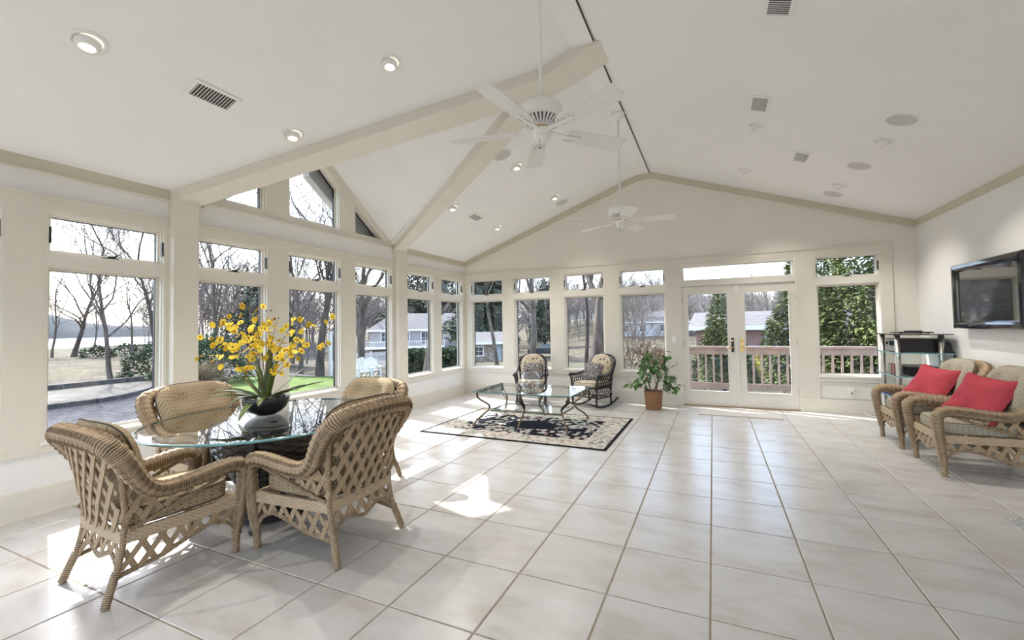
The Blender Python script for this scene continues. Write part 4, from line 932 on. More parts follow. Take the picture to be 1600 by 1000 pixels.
def make_rocker(label):
    t = thing('rocking_chair', label, 'chair', group='black wicker rocking chairs')
    for sx in (-1, 1):
        P = [(sx*.25, -.43+.86*i/20, .012+.16*((i/20-.50)*1.25)**2*1.6+ (0 if i < 19 else 0)) for i in range(21)]
        b = MB(); q = [Vector(p) for p in P]
        for a_, c_ in zip(q, q[1:]): b.bar(a_, c_+(c_-a_)*.08, .035, .024)
        b.build('rocker', blk, t)
        b = MB(); b.tube(spline([(sx*.25,.24,.03),(sx*.255,.245,.25),(sx*.265,.25,.44),(sx*.30,.235,.565)], 20), .017, 8); b.build('front_leg', blk, t, True)
        b = MB(); b.tube(spline([(sx*.24,-.22,.04),(sx*.235,-.23,.36),(sx*.245,-.27,.55),(sx*.26,-.32,.70)], 20), .016, 8); b.build('rear_post', blk, t, True)
        b = MB(); b.tube(spline([(sx*.31,.27,.55),(sx*.30,.22,.572),(sx*.30,.05,.555),(sx*.285,-.12,.585),(sx*.268,-.25,.65),(sx*.25,-.33,.735)], 30), .019, 8); b.build('arm', blk, t, True)
        b = MB(); b.tube([(sx*.258,.24,.345),(sx*.236,-.235,.325)], .015, 8); b.tube([(sx*.255,.24,.17),(sx*.236,-.225,.16)], .010, 6); b.build('side_rail', blk, t, True)
        f = lambda a, z, sx=sx: (sx*(.262+.03*max(0,(z-.34)/.2)), .24-a, z)
        ms = strips(f, .01, .47, .34, .60, lambda a, z: z < .555+(.16*max(0, a-.30)), 1.8, .060, .012, .006, .003) + strips(f, .01, .46, .18, .335, lambda a, z: True, 1.6, .07, .010, .005, .003)
        jb = MB()
        for me in ms: put('lattice_strip', me, blk, t)
    hoop = spline([(-.245,-.27,.56),(-.262,-.325,.70),(-.235,-.375,.80),(-.14,-.41,.862),(0,-.42,.880),(.14,-.41,.862),(.235,-.375,.80),(.262,-.325,.70),(.245,-.27,.56)], 48)
    b = MB(); b.tube(hoop, .021, 10); b.build('back_hoop', blk, t, True)
    f = lambda a, z: (a, -.235-.32*(z-.34), z)
    for me in strips(f, -.245, .245, .34, .865, lambda a, z: z < .345 or abs(a) < .25*sqrt(max(0, 1-max(0, (z-.70)/.165)**2)), 1.7, .075, .012, .006, .003): put('lattice_strip', me, blk, t)
    f2 = lambda a, z: (a, .248, z)
    b = MB(); b.tube([(-.258,.245,.345),(.258,.245,.345)], .015, 8); b.tube([(-.255,.245,.19),(.255,.245,.19)], .010, 6); b.tube([(-.236,-.235,.325),(.236,-.235,.325)], .014, 8); b.tube([(-.236,-.225,.15),(.236,-.225,.15)], .010, 6); b.build('cross_rail', blk, t, True)
    for me in strips(f2, -.245, .245, .195, .34, lambda a, z: True, 1.6, .065, .010, .005, .003): put('lattice_strip', me, blk, t)
    MB().box(-.235,-.23,.335,.235,.24,.35).build('seat_board', blk, t)
    q, loops = boxcushion(.49, .50, .075, dome=.02); c_ = q.build('seat_cushion', flo, t, True, loc=(0,.02,.395)); pb = MB(); [pb.tube(l, .0035, 5, closed=True) for l in loops]; pb.build('piping', pm, c_, True)
    q, seam = pillow_mesh('back_cushion', .45, .50, .13, 2.5, 22, [(x, y, .025, .04) for x in (-.10,.10) for y in (-.02,.13)], .45)
    Mc = Matrix.Translation((0,-.262,.655)) @ Matrix.Rotation(radians(17),4,'X') @ Matrix.Rotation(radians(90),4,'X')
    c_ = q.build('back_cushion', flo, t, True, M=Mc); pb = MB(); pb.tube(seam, .004, 5, closed=True); pb.build('piping', pm, c_, True)
    return t
rk = make_rocker('black wicker rocking chair right behind the coffee table and fishbowl'); rk.location = (-3.12,7.18,0); rk.rotation_euler = (0,0,radians(199))
RKR = (-2.0,7.30,0)
dup(rk, 'black wicker rocking chair next to the potted ficus', RKR, radians(160))
def spill(loc, rz, lab):
    t = thing('throw_pillow', lab, 'pillow', loc, rz, 'speckled pillows on the rocking chairs')
    q, seam = pillow_mesh('pillow', .37, .31, .13, 8, 22, (), .6, pinch=.1)
    q.build('cover', spk, t, True, M=Matrix.Rotation(radians(20),4,'X') @ Matrix.Rotation(radians(90),4,'X'))
spill((-3.12+.02,7.18+.04,.595), radians(199), 'black and cream speckled pillow on the rocking chair behind the fishbowl')
spill((RKR[0]+.0,RKR[1]+.04,.595), radians(165), 'black and cream speckled pillow on the rocking chair next to the ficus')

# ================================================================ POTTED FICUS
bask = mat('basket', (.33,.17,.075), .7, var=.3, scale=40)
t = thing('potted_ficus', 'bushy green ficus in a brown woven basket pot by the glass doors', 'plant', (-.955,7.33,0))
b = MB(); b.lathe([(.128,0)]+[(.128+.022*(z/.29), z) for z in np.arange(.004,.29,.008)]+[(.155,.29),(.156,.305),(.14,.305),(.135,.25)], 44, relief=lambda i, j: .0022*(1 if (i//1+j//2) % 2 else -1)); b.build('basket', bask, t)
MB().lathe([(.138,.262),(.001,.27)], 24, caps=False).build('soil', mat('soil', (.05,.035,.025), .95, var=.4, scale=40), t)
bark = mat('ficus_stem', (.20,.15,.09), .8)
lg1 = mat('ficus_leaf', (.055,.15,.03), .35, spec=.5); g = G(lg1); g.color(g.mix(g.objrand(), (.035,.105,.022), (.095,.22,.045)))
lm = MB(); n = 5; vs_ = []
for i in range(n+1):
    s = i/n; w_ = .021*sin(pi*min(1, .06+.94*s))**.8; z = -.012*s*s*2
    vs_ += [(s*.085,-w_,z+.006),(s*.085,0,z),(s*.085,w_,z+.006)]
lm.add(vs_, [f for i in range(n) for f in ((3*i,3*i+3,3*i+4,3*i+1),(3*i+1,3*i+4,3*i+5,3*i+2))]); leafme = lm.mesh('leaf', True); leafme.materials.append(lg1)
rr_ = random.Random(21); b = MB(); tips = []
def grow(p, d, L, r, lev):
    P = [p]; k = 5
    for i in range(k):
        d = (d+Vector((rr_.uniform(-1,1),rr_.uniform(-1,1),rr_.uniform(-.5,.4)))*.16).normalized(); P.append(P[-1]+d*L/k)
    b.tube(P, [r*(1-.5*i/k) for i in range(k+1)], 5)
    if lev < 2:
        for i in range(3 if lev else 3):
            nd = (d+Vector((rr_.uniform(-1,1),rr_.uniform(-1,1),rr_.uniform(-.5,.6)))*.9).normalized(); grow(P[rr_.randint(2,k)], nd, L*.62, r*.6, lev+1)
    if lev >= 1: tips.extend(P[1:])
for k in range(5):
    a = 2*pi*k/5; grow(Vector((cos(a)*.04, sin(a)*.04, .26)), Vector((cos(a)*.34, sin(a)*.34, 1)).normalized(), .46, .010, 0)
grow(Vector((-.05,0,.27)), Vector((-.9,-.2,.75)).normalized(), .26, .008, 0); grow(Vector((.05,0,.27)), Vector((.9,-.2,.7)).normalized(), .25, .008, 0)
b.build('stem', bark, t)
tips = [p for p in tips if p.z < .98 and p.z > .30 and hypot(p.x, p.y) < .36*(1.25-p.z*.75)+.05] ; rr_.shuffle(tips); cnt = 0
while cnt < 290:
    p = tips[cnt % len(tips)]+Vector((rr_.gauss(0,.04),rr_.gauss(0,.04),rr_.gauss(0,.035)))
    if p.z < .30: p.z = .30+rr_.random()*.1
    if (p.y+7.33) > 7.76: p.y = 7.76-7.33-.05*rr_.random()
    a = atan2(p.y, p.x)+rr_.gauss(0,.8); tilt = radians(rr_.uniform(-5,65))
    put('leaf', leafme, None, t, M=Matrix.Translation(p) @ Matrix.Rotation(a,4,'Z') @ Matrix.Rotation(tilt,4,'Y') @ Matrix.Rotation(rr_.gauss(0,.5),4,'X') @ Matrix.Scale(rr_.uniform(.8,1.3),4)); cnt += 1

# ================================================================ MATS
matm = mat('pale_mat', (.60,.55,.49), .95, var=.12, scale=30, bump=.4, bscale=150)
b = MB(); b.box(-.57,-.27,0,.57,.27,.010); b.box(-.575,-.275,0,.575,-.262,.012); b.box(-.575,.262,0,.575,.275,.012)
tag(b.build('door_mat', matm, None, loc=(.335,7.36,.001)), 'pale flat door mat in front of the glass doors', 'mat')
greym = mat('grey_mat', (.33,.33,.33), .95); g = G(greym); ob = g.coord('Object'); g.color(g.ramp(g.noise(ob, 70, 3, .7), [(.40,(.16,.16,.17)),(.5,(.38,.38,.38)),(.62,(.58,.57,.56))])); g.bump(g.noise(ob, 120, 2), .5, .006)
tag(MB().box(0,-1.0,0,.8,0,.010).build('grey_mat', greym, None, loc=(1.872,4.115,.001), rot=(0,0,radians(3))), 'speckled grey mat cut off by the picture edge, on the floor before the wicker armchairs', 'mat')

# ================================================================ MEDIA STAND
silver = mat('brushed_silver', (.50,.48,.44), .35, metal=.85); shg = glassmat('shelf_glass', (.72,.86,.88), .06, 1.0); blackp = mat('black_plastic', (.012,.012,.013), .35); smoke = mat('smoked_glass', (.018,.022,.025), .06, spec=.7)
sedge = mat('shelf_edge_glass', (.20,.40,.46), .1, spec=.8)
A0, A1, A2, A3 = (2.17,7.62), (2.17,6.93), (2.62,6.80), (2.735,7.62)
t = thing('media_stand', 'corner media stand with glass shelves on silver posts', 'stand', (0,0,0))
for z, m_ in ((1.238,'top'),(.995,''),(.690,''),(.40,''),(.12,'')):
    pts = [A0, A1, A2, (2.735,6.85), A3]; b = MB(); b.prism(pts, lambda x, y: (x,y,z-.012), lambda x, y: (x,y,z)); 
    sh = b.build('shelf', smoke if m_ else shg, t)
    b = MB()
    for p, q in zip(pts, pts[1:]): b.bar((p[0],p[1],z-.006),(q[0],q[1],z-.006),.006,.0125)
    b.build('shelf_rim', sedge if not m_ else smoke, sh)
for x, y in ((2.215,7.50),(2.225,7.0),(2.63,6.90)):
    b = MB(); b.lathe([(.030,.0),(.030,1.226)], 16, (x,y,0)); b.lathe([(.034,0),(.036,.01),(.03,.015)], 16, (x,y,0)); b.build('post', silver, t, True)
def dev(name, label, cat, x0, y0, z0, x1, y1, z1, face, extra=None):
    t = thing(name, label, cat, ((x0+x1)/2,(y0+y1)/2,z0)); hx, hy, hz = (x1-x0)/2, (y1-y0)/2, z1-z0
    MB().box(-hx+.012,-hy,.006,hx,hy,hz).build('case', blackp, t); MB().box(-hx,-hy+.002,.008,-hx+.012,hy-.002,hz-.002).build('front_panel', face, t)
    b = MB(); [b.lathe([(.012,0),(.012,.006)], 10, (sx*(hx-.04), sy*(hy-.04), 0)) for sx in (-1,1) for sy in (-1,1)]; b.build('foot', blackp, t)
    if extra: extra(t, hx, hy, hz)
    return t
facem = mat('silver_face', (.42,.40,.38), .3, metal=.6)
def knobs(t, hx, hy, hz):
    for yv, zv, r in ((-hy+.05, hz*.62, .022),(hy-.06, hz*.62, .022),(-hy+.05,hz*.25,.014)):
        MB().lathe([(r,0),(r,.014),(r*.8,.018)], 14, (-hx,yv,zv), Matrix(((0,0,-1),(0,1,0),(1,0,0)))).build('knob', blackp, t, True)
    MB().box(-hx-.002,-.09,hz*.45,-hx+.001,.10,hz*.80).build('display', smoke, t); MB().box(-hx-.002,-.14,hz*.10,-hx+.001,.14,hz*.32).build('drawer_front', silver, t)
dev('stereo_receiver', 'silver-faced stereo receiver with round dark knobs on the second shelf', 'stereo', 2.235,6.98,.996,2.66,7.44,1.172, facem, knobs)
dev('amplifier', 'plain black amplifier box on the third glass shelf', 'stereo', 2.32,6.97,.691,2.66,7.42,.81, blackp)
dev('tape_deck', 'dark tape deck on the shelf behind the wicker armchair', 'stereo', 2.25,6.98,.401,2.66,7.42,.52, facem, lambda t, hx, hy, hz: MB().box(-hx-.002,-.15,.03,-hx+.001,.15,hz-.03).build('display', smoke, t))
dev('disc_player', 'thin black disc player on top of the media stand', 'player', 2.24,7.00,1.2395,2.60,7.30,1.262, blackp, lambda t, hx, hy, hz: MB().box(-hx-.002,-.1,.008,-hx+.001,.1,.014).build('tray', silver, t))
t = thing('remote_control', 'black remote control lying on the thin disc player', 'remote', (2.42,7.08,1.2635), radians(70)); MB().box(-.022,-.09,0,.022,.09,.016).build('case', blackp, t)
b = MB(); [b.box(-.014+.011*i,-.07+.02*j,.016,-.007+.011*i,-.058+.02*j,.0185) for i in range(3) for j in range(6)]; b.build('buttons', mat('grey_button', (.3,.3,.3), .5), t, kind='stuff')
cords = mat('black_cable', (.012,.012,.013), .45); rr_ = random.Random(9); b = MB()
for k in range(9):
    P = [(2.655+rr_.uniform(-.02,.06), 6.87+rr_.uniform(-.03,.05), 1.008+rr_.uniform(0,.02)) for _ in range(2)]
    P = [P[0], (2.68+rr_.uniform(-.03,.04), 6.88+rr_.uniform(-.02,.05), 1.05+rr_.random()*.10), (2.70+rr_.uniform(-.04,.03), 6.87+rr_.uniform(-.02,.06), 1.03+rr_.random()*.06), P[1]]
    b.tube(spline(P, 18), .006, 6)
b.tube(spline([(2.70,6.92,1.03),(2.745,6.90,1.0),(2.755,6.90,.80),(2.75,6.95,.4),(2.75,7.0,.02)], 20), .012, 6)
tag(b.build('cable_tangle', cords, None, True), 'tangle of black cables at the wall end of the second shelf', 'cables')
for k, (y, w_, h_, c_, lab) in enumerate(((7.42,.015,.13,(.35,.30,.26),'slim grey-brown case standing farthest back on the third shelf'),(7.33,.02,.135,(.33,.12,.10),'dark red case standing on the third glass shelf'),(7.13,.02,.13,(.72,.74,.78),'white case standing nearest on the third glass shelf'))):
    t = thing('disc_case', lab, 'case', (2.275,y,.691), group='disc cases on the third shelf'); MB().box(-.01,-.055,0,.01,.055,h_).build('cover', mat('case_%d' % k, c_, .3), t); MB().box(.010,-.053,.002,.014,.053,h_-.002).build('back', blackp, t)
tag(MB().obox((0,0,.03),(.10,.07,.06)).build('blue_box', mat('blue_card', (.10,.09,.35), .5), None, loc=(2.09,7.55,.401+.0) if False else (2.215,7.38,.401)), 'small blue box on the shelf behind the wicker armchair', 'box')

# ================================================================ TELEVISION
gloss = mat('piano_black', (.008,.009,.012), .08, spec=.4, coat=.45)
scr = mat('dark_screen', (.022,.021,.022), .035, spec=1.0, coat=.55, ior=1.9)
t = thing('wall_television', 'glossy black flat television hung on the plain wall', 'television', (XR,6.008,1.686))
hy, hz = .632, .374; d0, d1 = -.035, -.13; fr_ = .085
b = MB(); prof = [(0,d0),(0,d1+.015),(.012,d1),(.05,d1-.004),(.072,d1+.010),(.078,d1+.016),(.085,d1+.03)]
vs_ = []
for i, dx_ in prof:
    for sy, sz in ((-1,-1),(1,-1),(1,1),(-1,1)): vs_.append((dx_, sy*(hy-i), sz*(hz-i)))
fs = [(4*i+j, 4*i+(j+1) % 4, 4*i+4+(j+1) % 4, 4*i+4+j) for i in range(len(prof)-1) for j in range(4)]; b.add(vs_, fs); b.build('bezel', gloss, t)
MB().box(d0,-hy+.01,-hz+.01,d1+.035,hy-.01,hz-.01).build('case', blackp, t)
b = MB(); b.box(d1+.034,-hy+fr_-.004,-hz+fr_-.004,d1+.030,hy-fr_+.004,hz-fr_+.004); b.build('screen', scr, t)
MB().box(0,-.25,-.2,d0,.25,.2).build('wall_bracket', M_['dark'], t)

# ================================================================ OUTLET, CORD, SWITCH
t = thing('wall_outlet', 'white wall outlet with a plug under the back window', 'outlet', (1.93,YB+.02,.335)); MB().box(-.036,-.007,-.06,.036,0,.06).build('plate', M_['plastic'], t); b = MB(); [b.box(-.016,-.009,z-.017,.016,-.006,z+.017) for z in (-.027,.027)]; b.build('socket', mat('socket', (.55,.54,.52), .4), t)
b = MB(); b.box(1.895,YB-.035,.335,1.955,YB+.011,.385); b.tube(spline([(1.93,YB-.03,.35),(1.97,YB-.06,.27),(2.02,YB-.07,.12),(2.06,YB-.09,.025),(2.13,YB-.18,.008),(2.22,YB-.3,.008)], 40), .006, 8)
tag(b.build('power_cord', mat('white_cord', (.74,.72,.66), .5), None, True), 'white power cord drooping from the outlet to the floor', 'cord')
t = thing('light_switch', 'white light switch plate beside the glass doors', 'switch', (-.645,YB,1.15)); MB().box(-.036,-.007,-.058,.036,0,.058).build('plate', M_['plastic'], t); MB().obox((0,-.010,0),(.012,.012,.024),Matrix.Rotation(.4,3,'X')).build('toggle', M_['plastic'], t)
# ================================================================ OUTSIDE
def sstep(a, b, x):
    t = max(0, min(1, (x-a)/(b-a))); return t*t*(3-2*t)
def gz(x, y):
    d = hypot(x, y); az = math.degrees(atan2(-x, y))
    wl = sstep(48, 62, az)
    zl = -.42-1.8*sstep(84, 100, d)
    zb1 = -.42-.045*max(0, min(d, 85)-8)+6.2*sstep(95, 190, d)
    zb2 = -.55-.05*max(0, min(d, 42)-9)+6.0*sstep(45, 150, d)
    wb_ = sstep(16, 26, az); zb = zb1*wb_+zb2*(1-wb_)
    return zl*wl+zb*(1-wl)+.06*sin(x*.9)*cos(y*.7)*sstep(10, 16, d)
gm = mat('leafy_ground', (.3,.25,.17), .95, spec=.1); g = G(gm); p = g.pos(); n1 = g.noise(p, .35, 4, .6); n2 = g.noise(p, 5, 5, .7)
n3 = g.noise(p, 1.3, 5, .65); c = g.ramp(g.math('ADD', g.math('MULTIPLY', n2, .5), g.math('MULTIPLY', n3, .5)), [(.38,(.03,.025,.02)),(.5,(.10,.083,.063)),(.60,(.18,.155,.122))]); c = g.mix(g.ramp(n1, [(.45,(0,0,0)),(.62,(.5,.5,.5))]), c, (.115,.112,.055)); g.color(c); g.bump(n2, .6, .05)
b = MB(); rad_ = [5.5,7,8.5,10,12,14,16,18,20,23,26,30,35,40,46,54,62,72,85,100,120,150,190,260,380]; azs = [a for a in range(-180, 181, 4)]
vs_ = []; 
for d in rad_:
    for a in azs: p = pol(a, d); vs_.append((p.x, p.y, gz(p.x, p.y)))
n = len(azs); b.add(vs_, [(i*n+j, i*n+j+1, (i+1)*n+j+1, (i+1)*n+j) for i in range(len(rad_)-1) for j in range(n-1)])
b.build('ground', gm, None, True, label='leaf-strewn winter ground around the house', **S)
def overlay(name, cells, m, lift, label, nu=14, nv=10, kind='structure', cat=None):
    "a patch of ground cover following the terrain; cells: near and far edge as lists of (bearing, distance)"
    near, far = cells; b = MB(); vs_ = []
    for i in range(nu+1):
        s = i/nu; k = s*(len(near)-1); a = min(int(k), len(near)-2); t = k-a
        pn = pol(*near[a]).lerp(pol(*near[a+1]), t); pf = pol(*far[a]).lerp(pol(*far[a+1]), t)
        for j in range(nv+1): p = pn.lerp(pf, j/nv); vs_.append((p.x, p.y, gz(p.x, p.y)+lift))
    o = len(vs_); vs_ += [(x, y, z-.2) for x, y, z in vs_]; m_ = nv+1
    fs = [(i*m_+j, i*m_+j+1, (i+1)*m_+j+1, (i+1)*m_+j) for i in range(nu) for j in range(nv)]
    for i in range(nu):
        for j in (0, nv): fs.append((i*m_+j, (i+1)*m_+j, o+(i+1)*m_+j, o+i*m_+j))
    b.add(vs_, fs); return b.build(name, m, None, True, label=label, kind=kind, cat=cat)
lawnm = mat('lawn', (.15,.20,.055), .9, spec=.1, var=.35, scale=1.2, coords='World', bump=.5, bscale=30, detail=6, col2=(.09,.135,.035))
overlay('lawn', ([(62,18.5),(58,16.5),(54,14),(50,11.5),(45,11),(40,12)], [(62,18.9),(58,22),(55,25),(50,25.5),(45,24.5),(40,17)]), lawnm, .04, 'bright green lawn outside the middle side windows')
overlay('lawn.001', ([(26,17),(20,17),(14,17)], [(26,30),(20,29),(14,26)]), lawnm, .04, 'green lawn strip outside the back windows')
mulch = mat('mulch', (.085,.07,.075), .95, var=.5, scale=9, coords='World', bump=.6, bscale=20)
overlay('mulch_bed', ([(62.4,18.6),(58,22),(55,25),(50,25.5)], [(63,22),(59,26.5),(55,29),(50,28.5)]), mulch, .05, 'dark mulch bed along the lawn edge')
pav = mat('pavers', (.24,.235,.25), .9, spec=.1); g = G(pav); p = g.pos(); br = g.nt.nodes.new('ShaderNodeTexBrick'); g.nt.links.new(g.mapping(p, (1,1,1), (0,0,.6)), br.inputs['Vector']); br.inputs['Scale'].default_value = 2.4; br.inputs['Color1'].default_value = (.10,.094,.098,1); br.inputs['Color2'].default_value = (.07,.068,.074,1); br.inputs['Mortar'].default_value = (.04,.038,.04,1); br.inputs['Mortar Size'].default_value = .03; g.color(br.outputs[0])
overlay('driveway', ([(88,6.2),(75,6.2),(68,6.2),(62,6.3),(52,7.2)], [(88,15),(75,15.2),(68,16.0),(65,18.6),(59,16.0),(52,11.5)]), pav, .05, 'blue-grey paved driveway below the first side windows')
bank = mat('sandy_bank', (.145,.125,.10), .95, var=.3, scale=3, coords='World', bump=.5, bscale=14)
overlay('bank', ([(88,15.3),(75,15.4),(68,16.2),(65.3,18.8)], [(88,20.5),(75,20.5),(68,20.5),(65,20.5)]), bank, .10, 'pale leaf-covered bank between the two curbs')
curbm = mat('curb_stone', (.085,.08,.077), .9, var=.4, scale=6, coords='World')
def curb(label, pts, wd, ht):
    t = thing('curb', label, None, (0,0,0), kind='structure'); P = [pol(*q) for q in pts]; P = [Vector((q.x, q.y, gz(q.x, q.y))) for q in spline(P, 40)]; P = resample(P, .75)
    for a, c_ in zip(P, P[1:]):
        d = (c_-a).normalized(); MB().bar(a+d*.004+Vector((0,0,ht/2)), c_-d*.004+Vector((0,0,ht/2)), wd, ht*1.2).build('curb_stone', curbm, t)
curb('stone curb along the paved driveway', [(86,15.2),(75,15.25),(70.5,15.6),(68,16.1),(66,17.8),(65,19.6)], .16, .14)
curb('far stone curb at the foot of the wooded slope', [(86,20.7),(75,20.7),(68,20.7),(64.2,21)], .2, .22)
wm = mat('lake_water', (.35,.39,.42), .2, spec=.6)
b = MB(); b.add([(-80,16,-.6),(-330,20,-.6),(-330,200,-.6),(-110,62,-.6)], [(0,3,2,1)]); b.build('lake', wm, None, label='bright lake beyond the trees', **S)
hillm = mat('far_hill', (.12,.12,.12), 1, spec=0, var=.25, scale=.05, coords='World')
b = MB(); rr_ = random.Random(2); hs = []
azs2 = list(range(-40, 100, 2)); vs_ = []
for a in azs2:
    h = 10+8*sin(a*.07+1)+5*sin(a*.19)+2.2*sin(a*.61); 
    if a < 20: h += 5
    for d, z in ((330,-6),(345,h*.6),(365,h),(420,h*.3)): p = pol(a, d); vs_.append((p.x, p.y, z))
b.add(vs_, [(4*i+j, 4*i+j+1, 4*i+5+j, 4*i+4+j) for i in range(len(azs2)-1) for j in range(3)]); b.build('hills', hillm, None, True, label='long hazy blue-grey wooded hills on the skyline', **S)

# ---------------------------------------------------------------- bare trees
barkg = mat('grey_bark', (.135,.115,.10), .9, spec=.1, var=.45, scale=5, stretch=(1,1,.25), bump=.6, bscale=14)
barkd = mat('dark_bark', (.085,.072,.066), .9, spec=.1, var=.4, scale=6, stretch=(1,1,.25), bump=.6, bscale=14)
twigm = mat('twigs', (.17,.14,.12), .9, spec=.05)
def bare_tree_parts(seed, H, r, forks, spread, levels=3, lean=(0,0), first=.35, kids=(5,4,4), twig=.9):
    rr = random.Random(seed); tb, bb, wb_ = MB(), MB(), MB()
    def rnd(): return Vector((rr.gauss(0,1), rr.gauss(0,1), rr.gauss(0,.6)))
    def limb(p, d, L, r0, lev):
        k = 6 if lev == 0 else 4 if lev < 3 else 2; P = [p]; dirs = [d]
        for i in range(k):
            d = (d+rnd()*(.07 if lev == 0 else .20 if lev < 3 else .3)+Vector((0,0,.05))).normalized(); P.append(P[-1]+d*L/k); dirs.append(d)
        rr_ = [r0*(1-.62*i/k) for i in range(k+1)]
        if lev == 0: rr_[0] *= 1.25
        (tb if lev == 0 else bb if lev < 3 else wb_).tube(P, rr_, 9 if lev == 0 else 5 if lev < 2 else 3, cap=False)
        if lev >= levels: return
        nk = forks if lev == 0 else kids[min(lev-1, len(kids)-1)]
        for j in range(nk):
            s = (first+(1-first)*(j+rr.random())/nk) if lev == 0 else .25+.75*(j+rr.random())/nk
            i = min(k-1, int(s*k)); q = P[i].lerp(P[i+1], s*k-i); dd = dirs[i]
            side = rnd(); side = (side-dd*side.dot(dd)).normalized(); ang = (.45+.5*rr.random())*spread
            nd = (dd*cos(ang)+side*sin(ang)); nd.z += .12; nd.normalize()
            limb(q, nd, L*(.62+.25*rr.random())*(1-.35*s if lev == 0 else .75), max(rr_[i]*(.55 if lev == 0 else .55), .006), lev+1)
        if lev > 0 or True: limb(P[-1], dirs[-1], L*.5, rr_[-1], lev+1)
    limb(Vector((0,0,-.3)), Vector((lean[0], lean[1], 1)).normalized(), H*.55, r, 0)
    return tb, bb, wb_
def bare_tree(label, az, d, seed, H, r, forks, spread, bm=None, **k):
    p = pol(az, d); t = thing('bare_tree', label, 'tree', (p.x, p.y, gz(p.x, p.y)), 0, 'bare winter trees outside'); tb, bb, wb_ = bare_tree_parts(seed, H, r, forks, spread, **k)
    tb.build('trunk', bm or barkg, t, True); bb.build('branches', bm or barkg, t, kind='stuff'); wb_.build('twigs', twigm, t, kind='stuff'); return t
bare_tree('leaning bare tree in the middle of the first side window', 68.3, 22, 4, 8.5, .085, 7, .95, lean=(-.05,-.16), levels=5, kids=(5,4,4,2))
bare_tree('thick-trunked bare tree toward the lake', 70.9, 52, 8, 10, .19, 8, 1.0, barkd, first=.45, levels=5, kids=(4,4,3,2))
bare_tree('tall bare tree at the far edge of the first side window', 65.0, 27, 15, 10.5, .115, 7, .85, barkd, lean=(.0,-.1), levels=5, kids=(4,4,3,2))
bare_tree('spreading multi-stem bare tree beyond the yellow flowers', 60.3, 42, 23, 15, .21, 9, .7, first=.14, levels=5, kids=(4,4,3,2))
bare_tree('thick bare tree standing at the lawn edge', 50.2, 26, 31, 15, .22, 8, .95, barkd, first=.35, levels=5, kids=(5,4,3,3))
bare_tree('bare tree with straight trunk behind the white garden chairs', 45.4, 28, 42, 16, .21, 8, .95, barkg, first=.3, levels=5, kids=(5,4,3,3))
bare_tree('smooth grey forked tree just past the second column', 37.9, 14, 57, 9, .155, 5, .75, lean=(-.03,.08), first=.4, levels=5, kids=(4,4,3,2))
bare_tree('slim bare trunk outside the corner back window', 28.0, 21, 61, 12, .11, 5, .7, first=.5, levels=4)
bare_tree('double trunk tree behind the round-backed rocking chair', 23.5, 21, 66, 12, .19, 5, .6, lean=(-.02,.0), first=.45, levels=4)
bare_tree('slim trunk beside the double trunk tree', 25.6, 23, 69, 12, .12, 4, .7, barkd, first=.55, levels=4)
bare_tree('slim dark trunk between the two rocking chairs', 16.3, 18.5, 72, 12, .10, 5, .7, barkd, first=.5, levels=4)
bare_tree('massive grey trunk behind the rocking chair by the ficus', 15.0, 15, 77, 11, .34, 5, .7, barkg, first=.42, lean=(.05,0), levels=4)
bare_tree('thin bare tree above the ficus', 11.2, 27, 83, 12, .11, 6, .9, first=.5, levels=4)
bare_tree('twiggy bare shrub outside the window above the ficus', 10.0, 12.3, 88, 3.6, .022, 11, .8, twigm, first=.05, levels=4, kids=(4,3,3))
proto = bare_tree('small far bare tree by the lake, left one', 72.2, 52, 91, 10, .095, 7, .95, levels=4, kids=(5,4,3))
for k, (az, d, sc_, lab) in enumerate(((69.6,58,.9,'small far bare tree behind the leaning tree'),(67.0,48,1.0,'far bare tree between leaning tree and tall tree'),(57.2,60,1.2,'far bare tree next to the utility pole'),(53,44,1.5,'bare tree behind the lawn, next to the far evergreen'),(48,40,1.6,'bare tree behind the thick lawn-edge tree'),(47.0,30,1.4,'bare tree between the lawn-edge tree and the white garden chairs'),(52.2,28,1.4,'bare tree behind the grey lawn fence'),(20.5,46,1.3,'far bare tree above the parked car'),(5,62,1.1,'far bare tree left of the evergreen by the doors'),(-4.5,55,1.2,'far bare tree above the brick house roof'),(-6.5,50,1.1,'far bare tree behind the brick house'),(8.5,70,1.0,'far bare tree in front of the pale house'),(-11,30,1.3,'bare tree behind the big evergreens'))):
    p = pol(az, d); c_ = dup(proto, lab, (p.x, p.y, gz(p.x, p.y)), k*1.3); c_.scale = (sc_,)*3
# distant woods: nobody could count these
b = MB(); rr = random.Random(19)
for k in range(560):
    az = rr.uniform(-25, 66); d = rr.uniform(75, 135); 
    if 33 < az < 45 and d < 90: d += 25
    p = pol(az, d); z = gz(p.x, p.y); H = rr.uniform(9, 17) if az > 19 else rr.uniform(7, 12) if az > 4 else rr.uniform(4.5, 7.5); q = Vector((p.x, p.y, z)); b.tube([q, q+Vector((rr.gauss(0,.5), rr.gauss(0,.5), H*.6)), q+Vector((rr.gauss(0,1), rr.gauss(0,1), H))], [.13,.09,.03], 3, cap=False)
    for j in range(26):
        s = .3+.68*rr.random(); o = q+Vector((0,0,H*s)); a = rr.random()*6.28; L = H*.34*(1.15-s); e = o+Vector((cos(a)*L, sin(a)*L, L*rr.uniform(.5,1.3))); b.tube([o, e], [.07,.02], 3, cap=False)
        for i in range(3): f = o.lerp(e, .4+.3*i); a2 = a+rr.gauss(0,.9); b.tube([f, f+Vector((cos(a2)*L*.5, sin(a2)*L*.5, L*rr.uniform(.3,.9)))], [.035,.012], 3, cap=False)
b.build('woods', mat('far_twigs', (.21,.18,.165), 1, spec=0), None, label='hazy band of bare woods far beyond the gardens', cat='woods', kind='stuff')

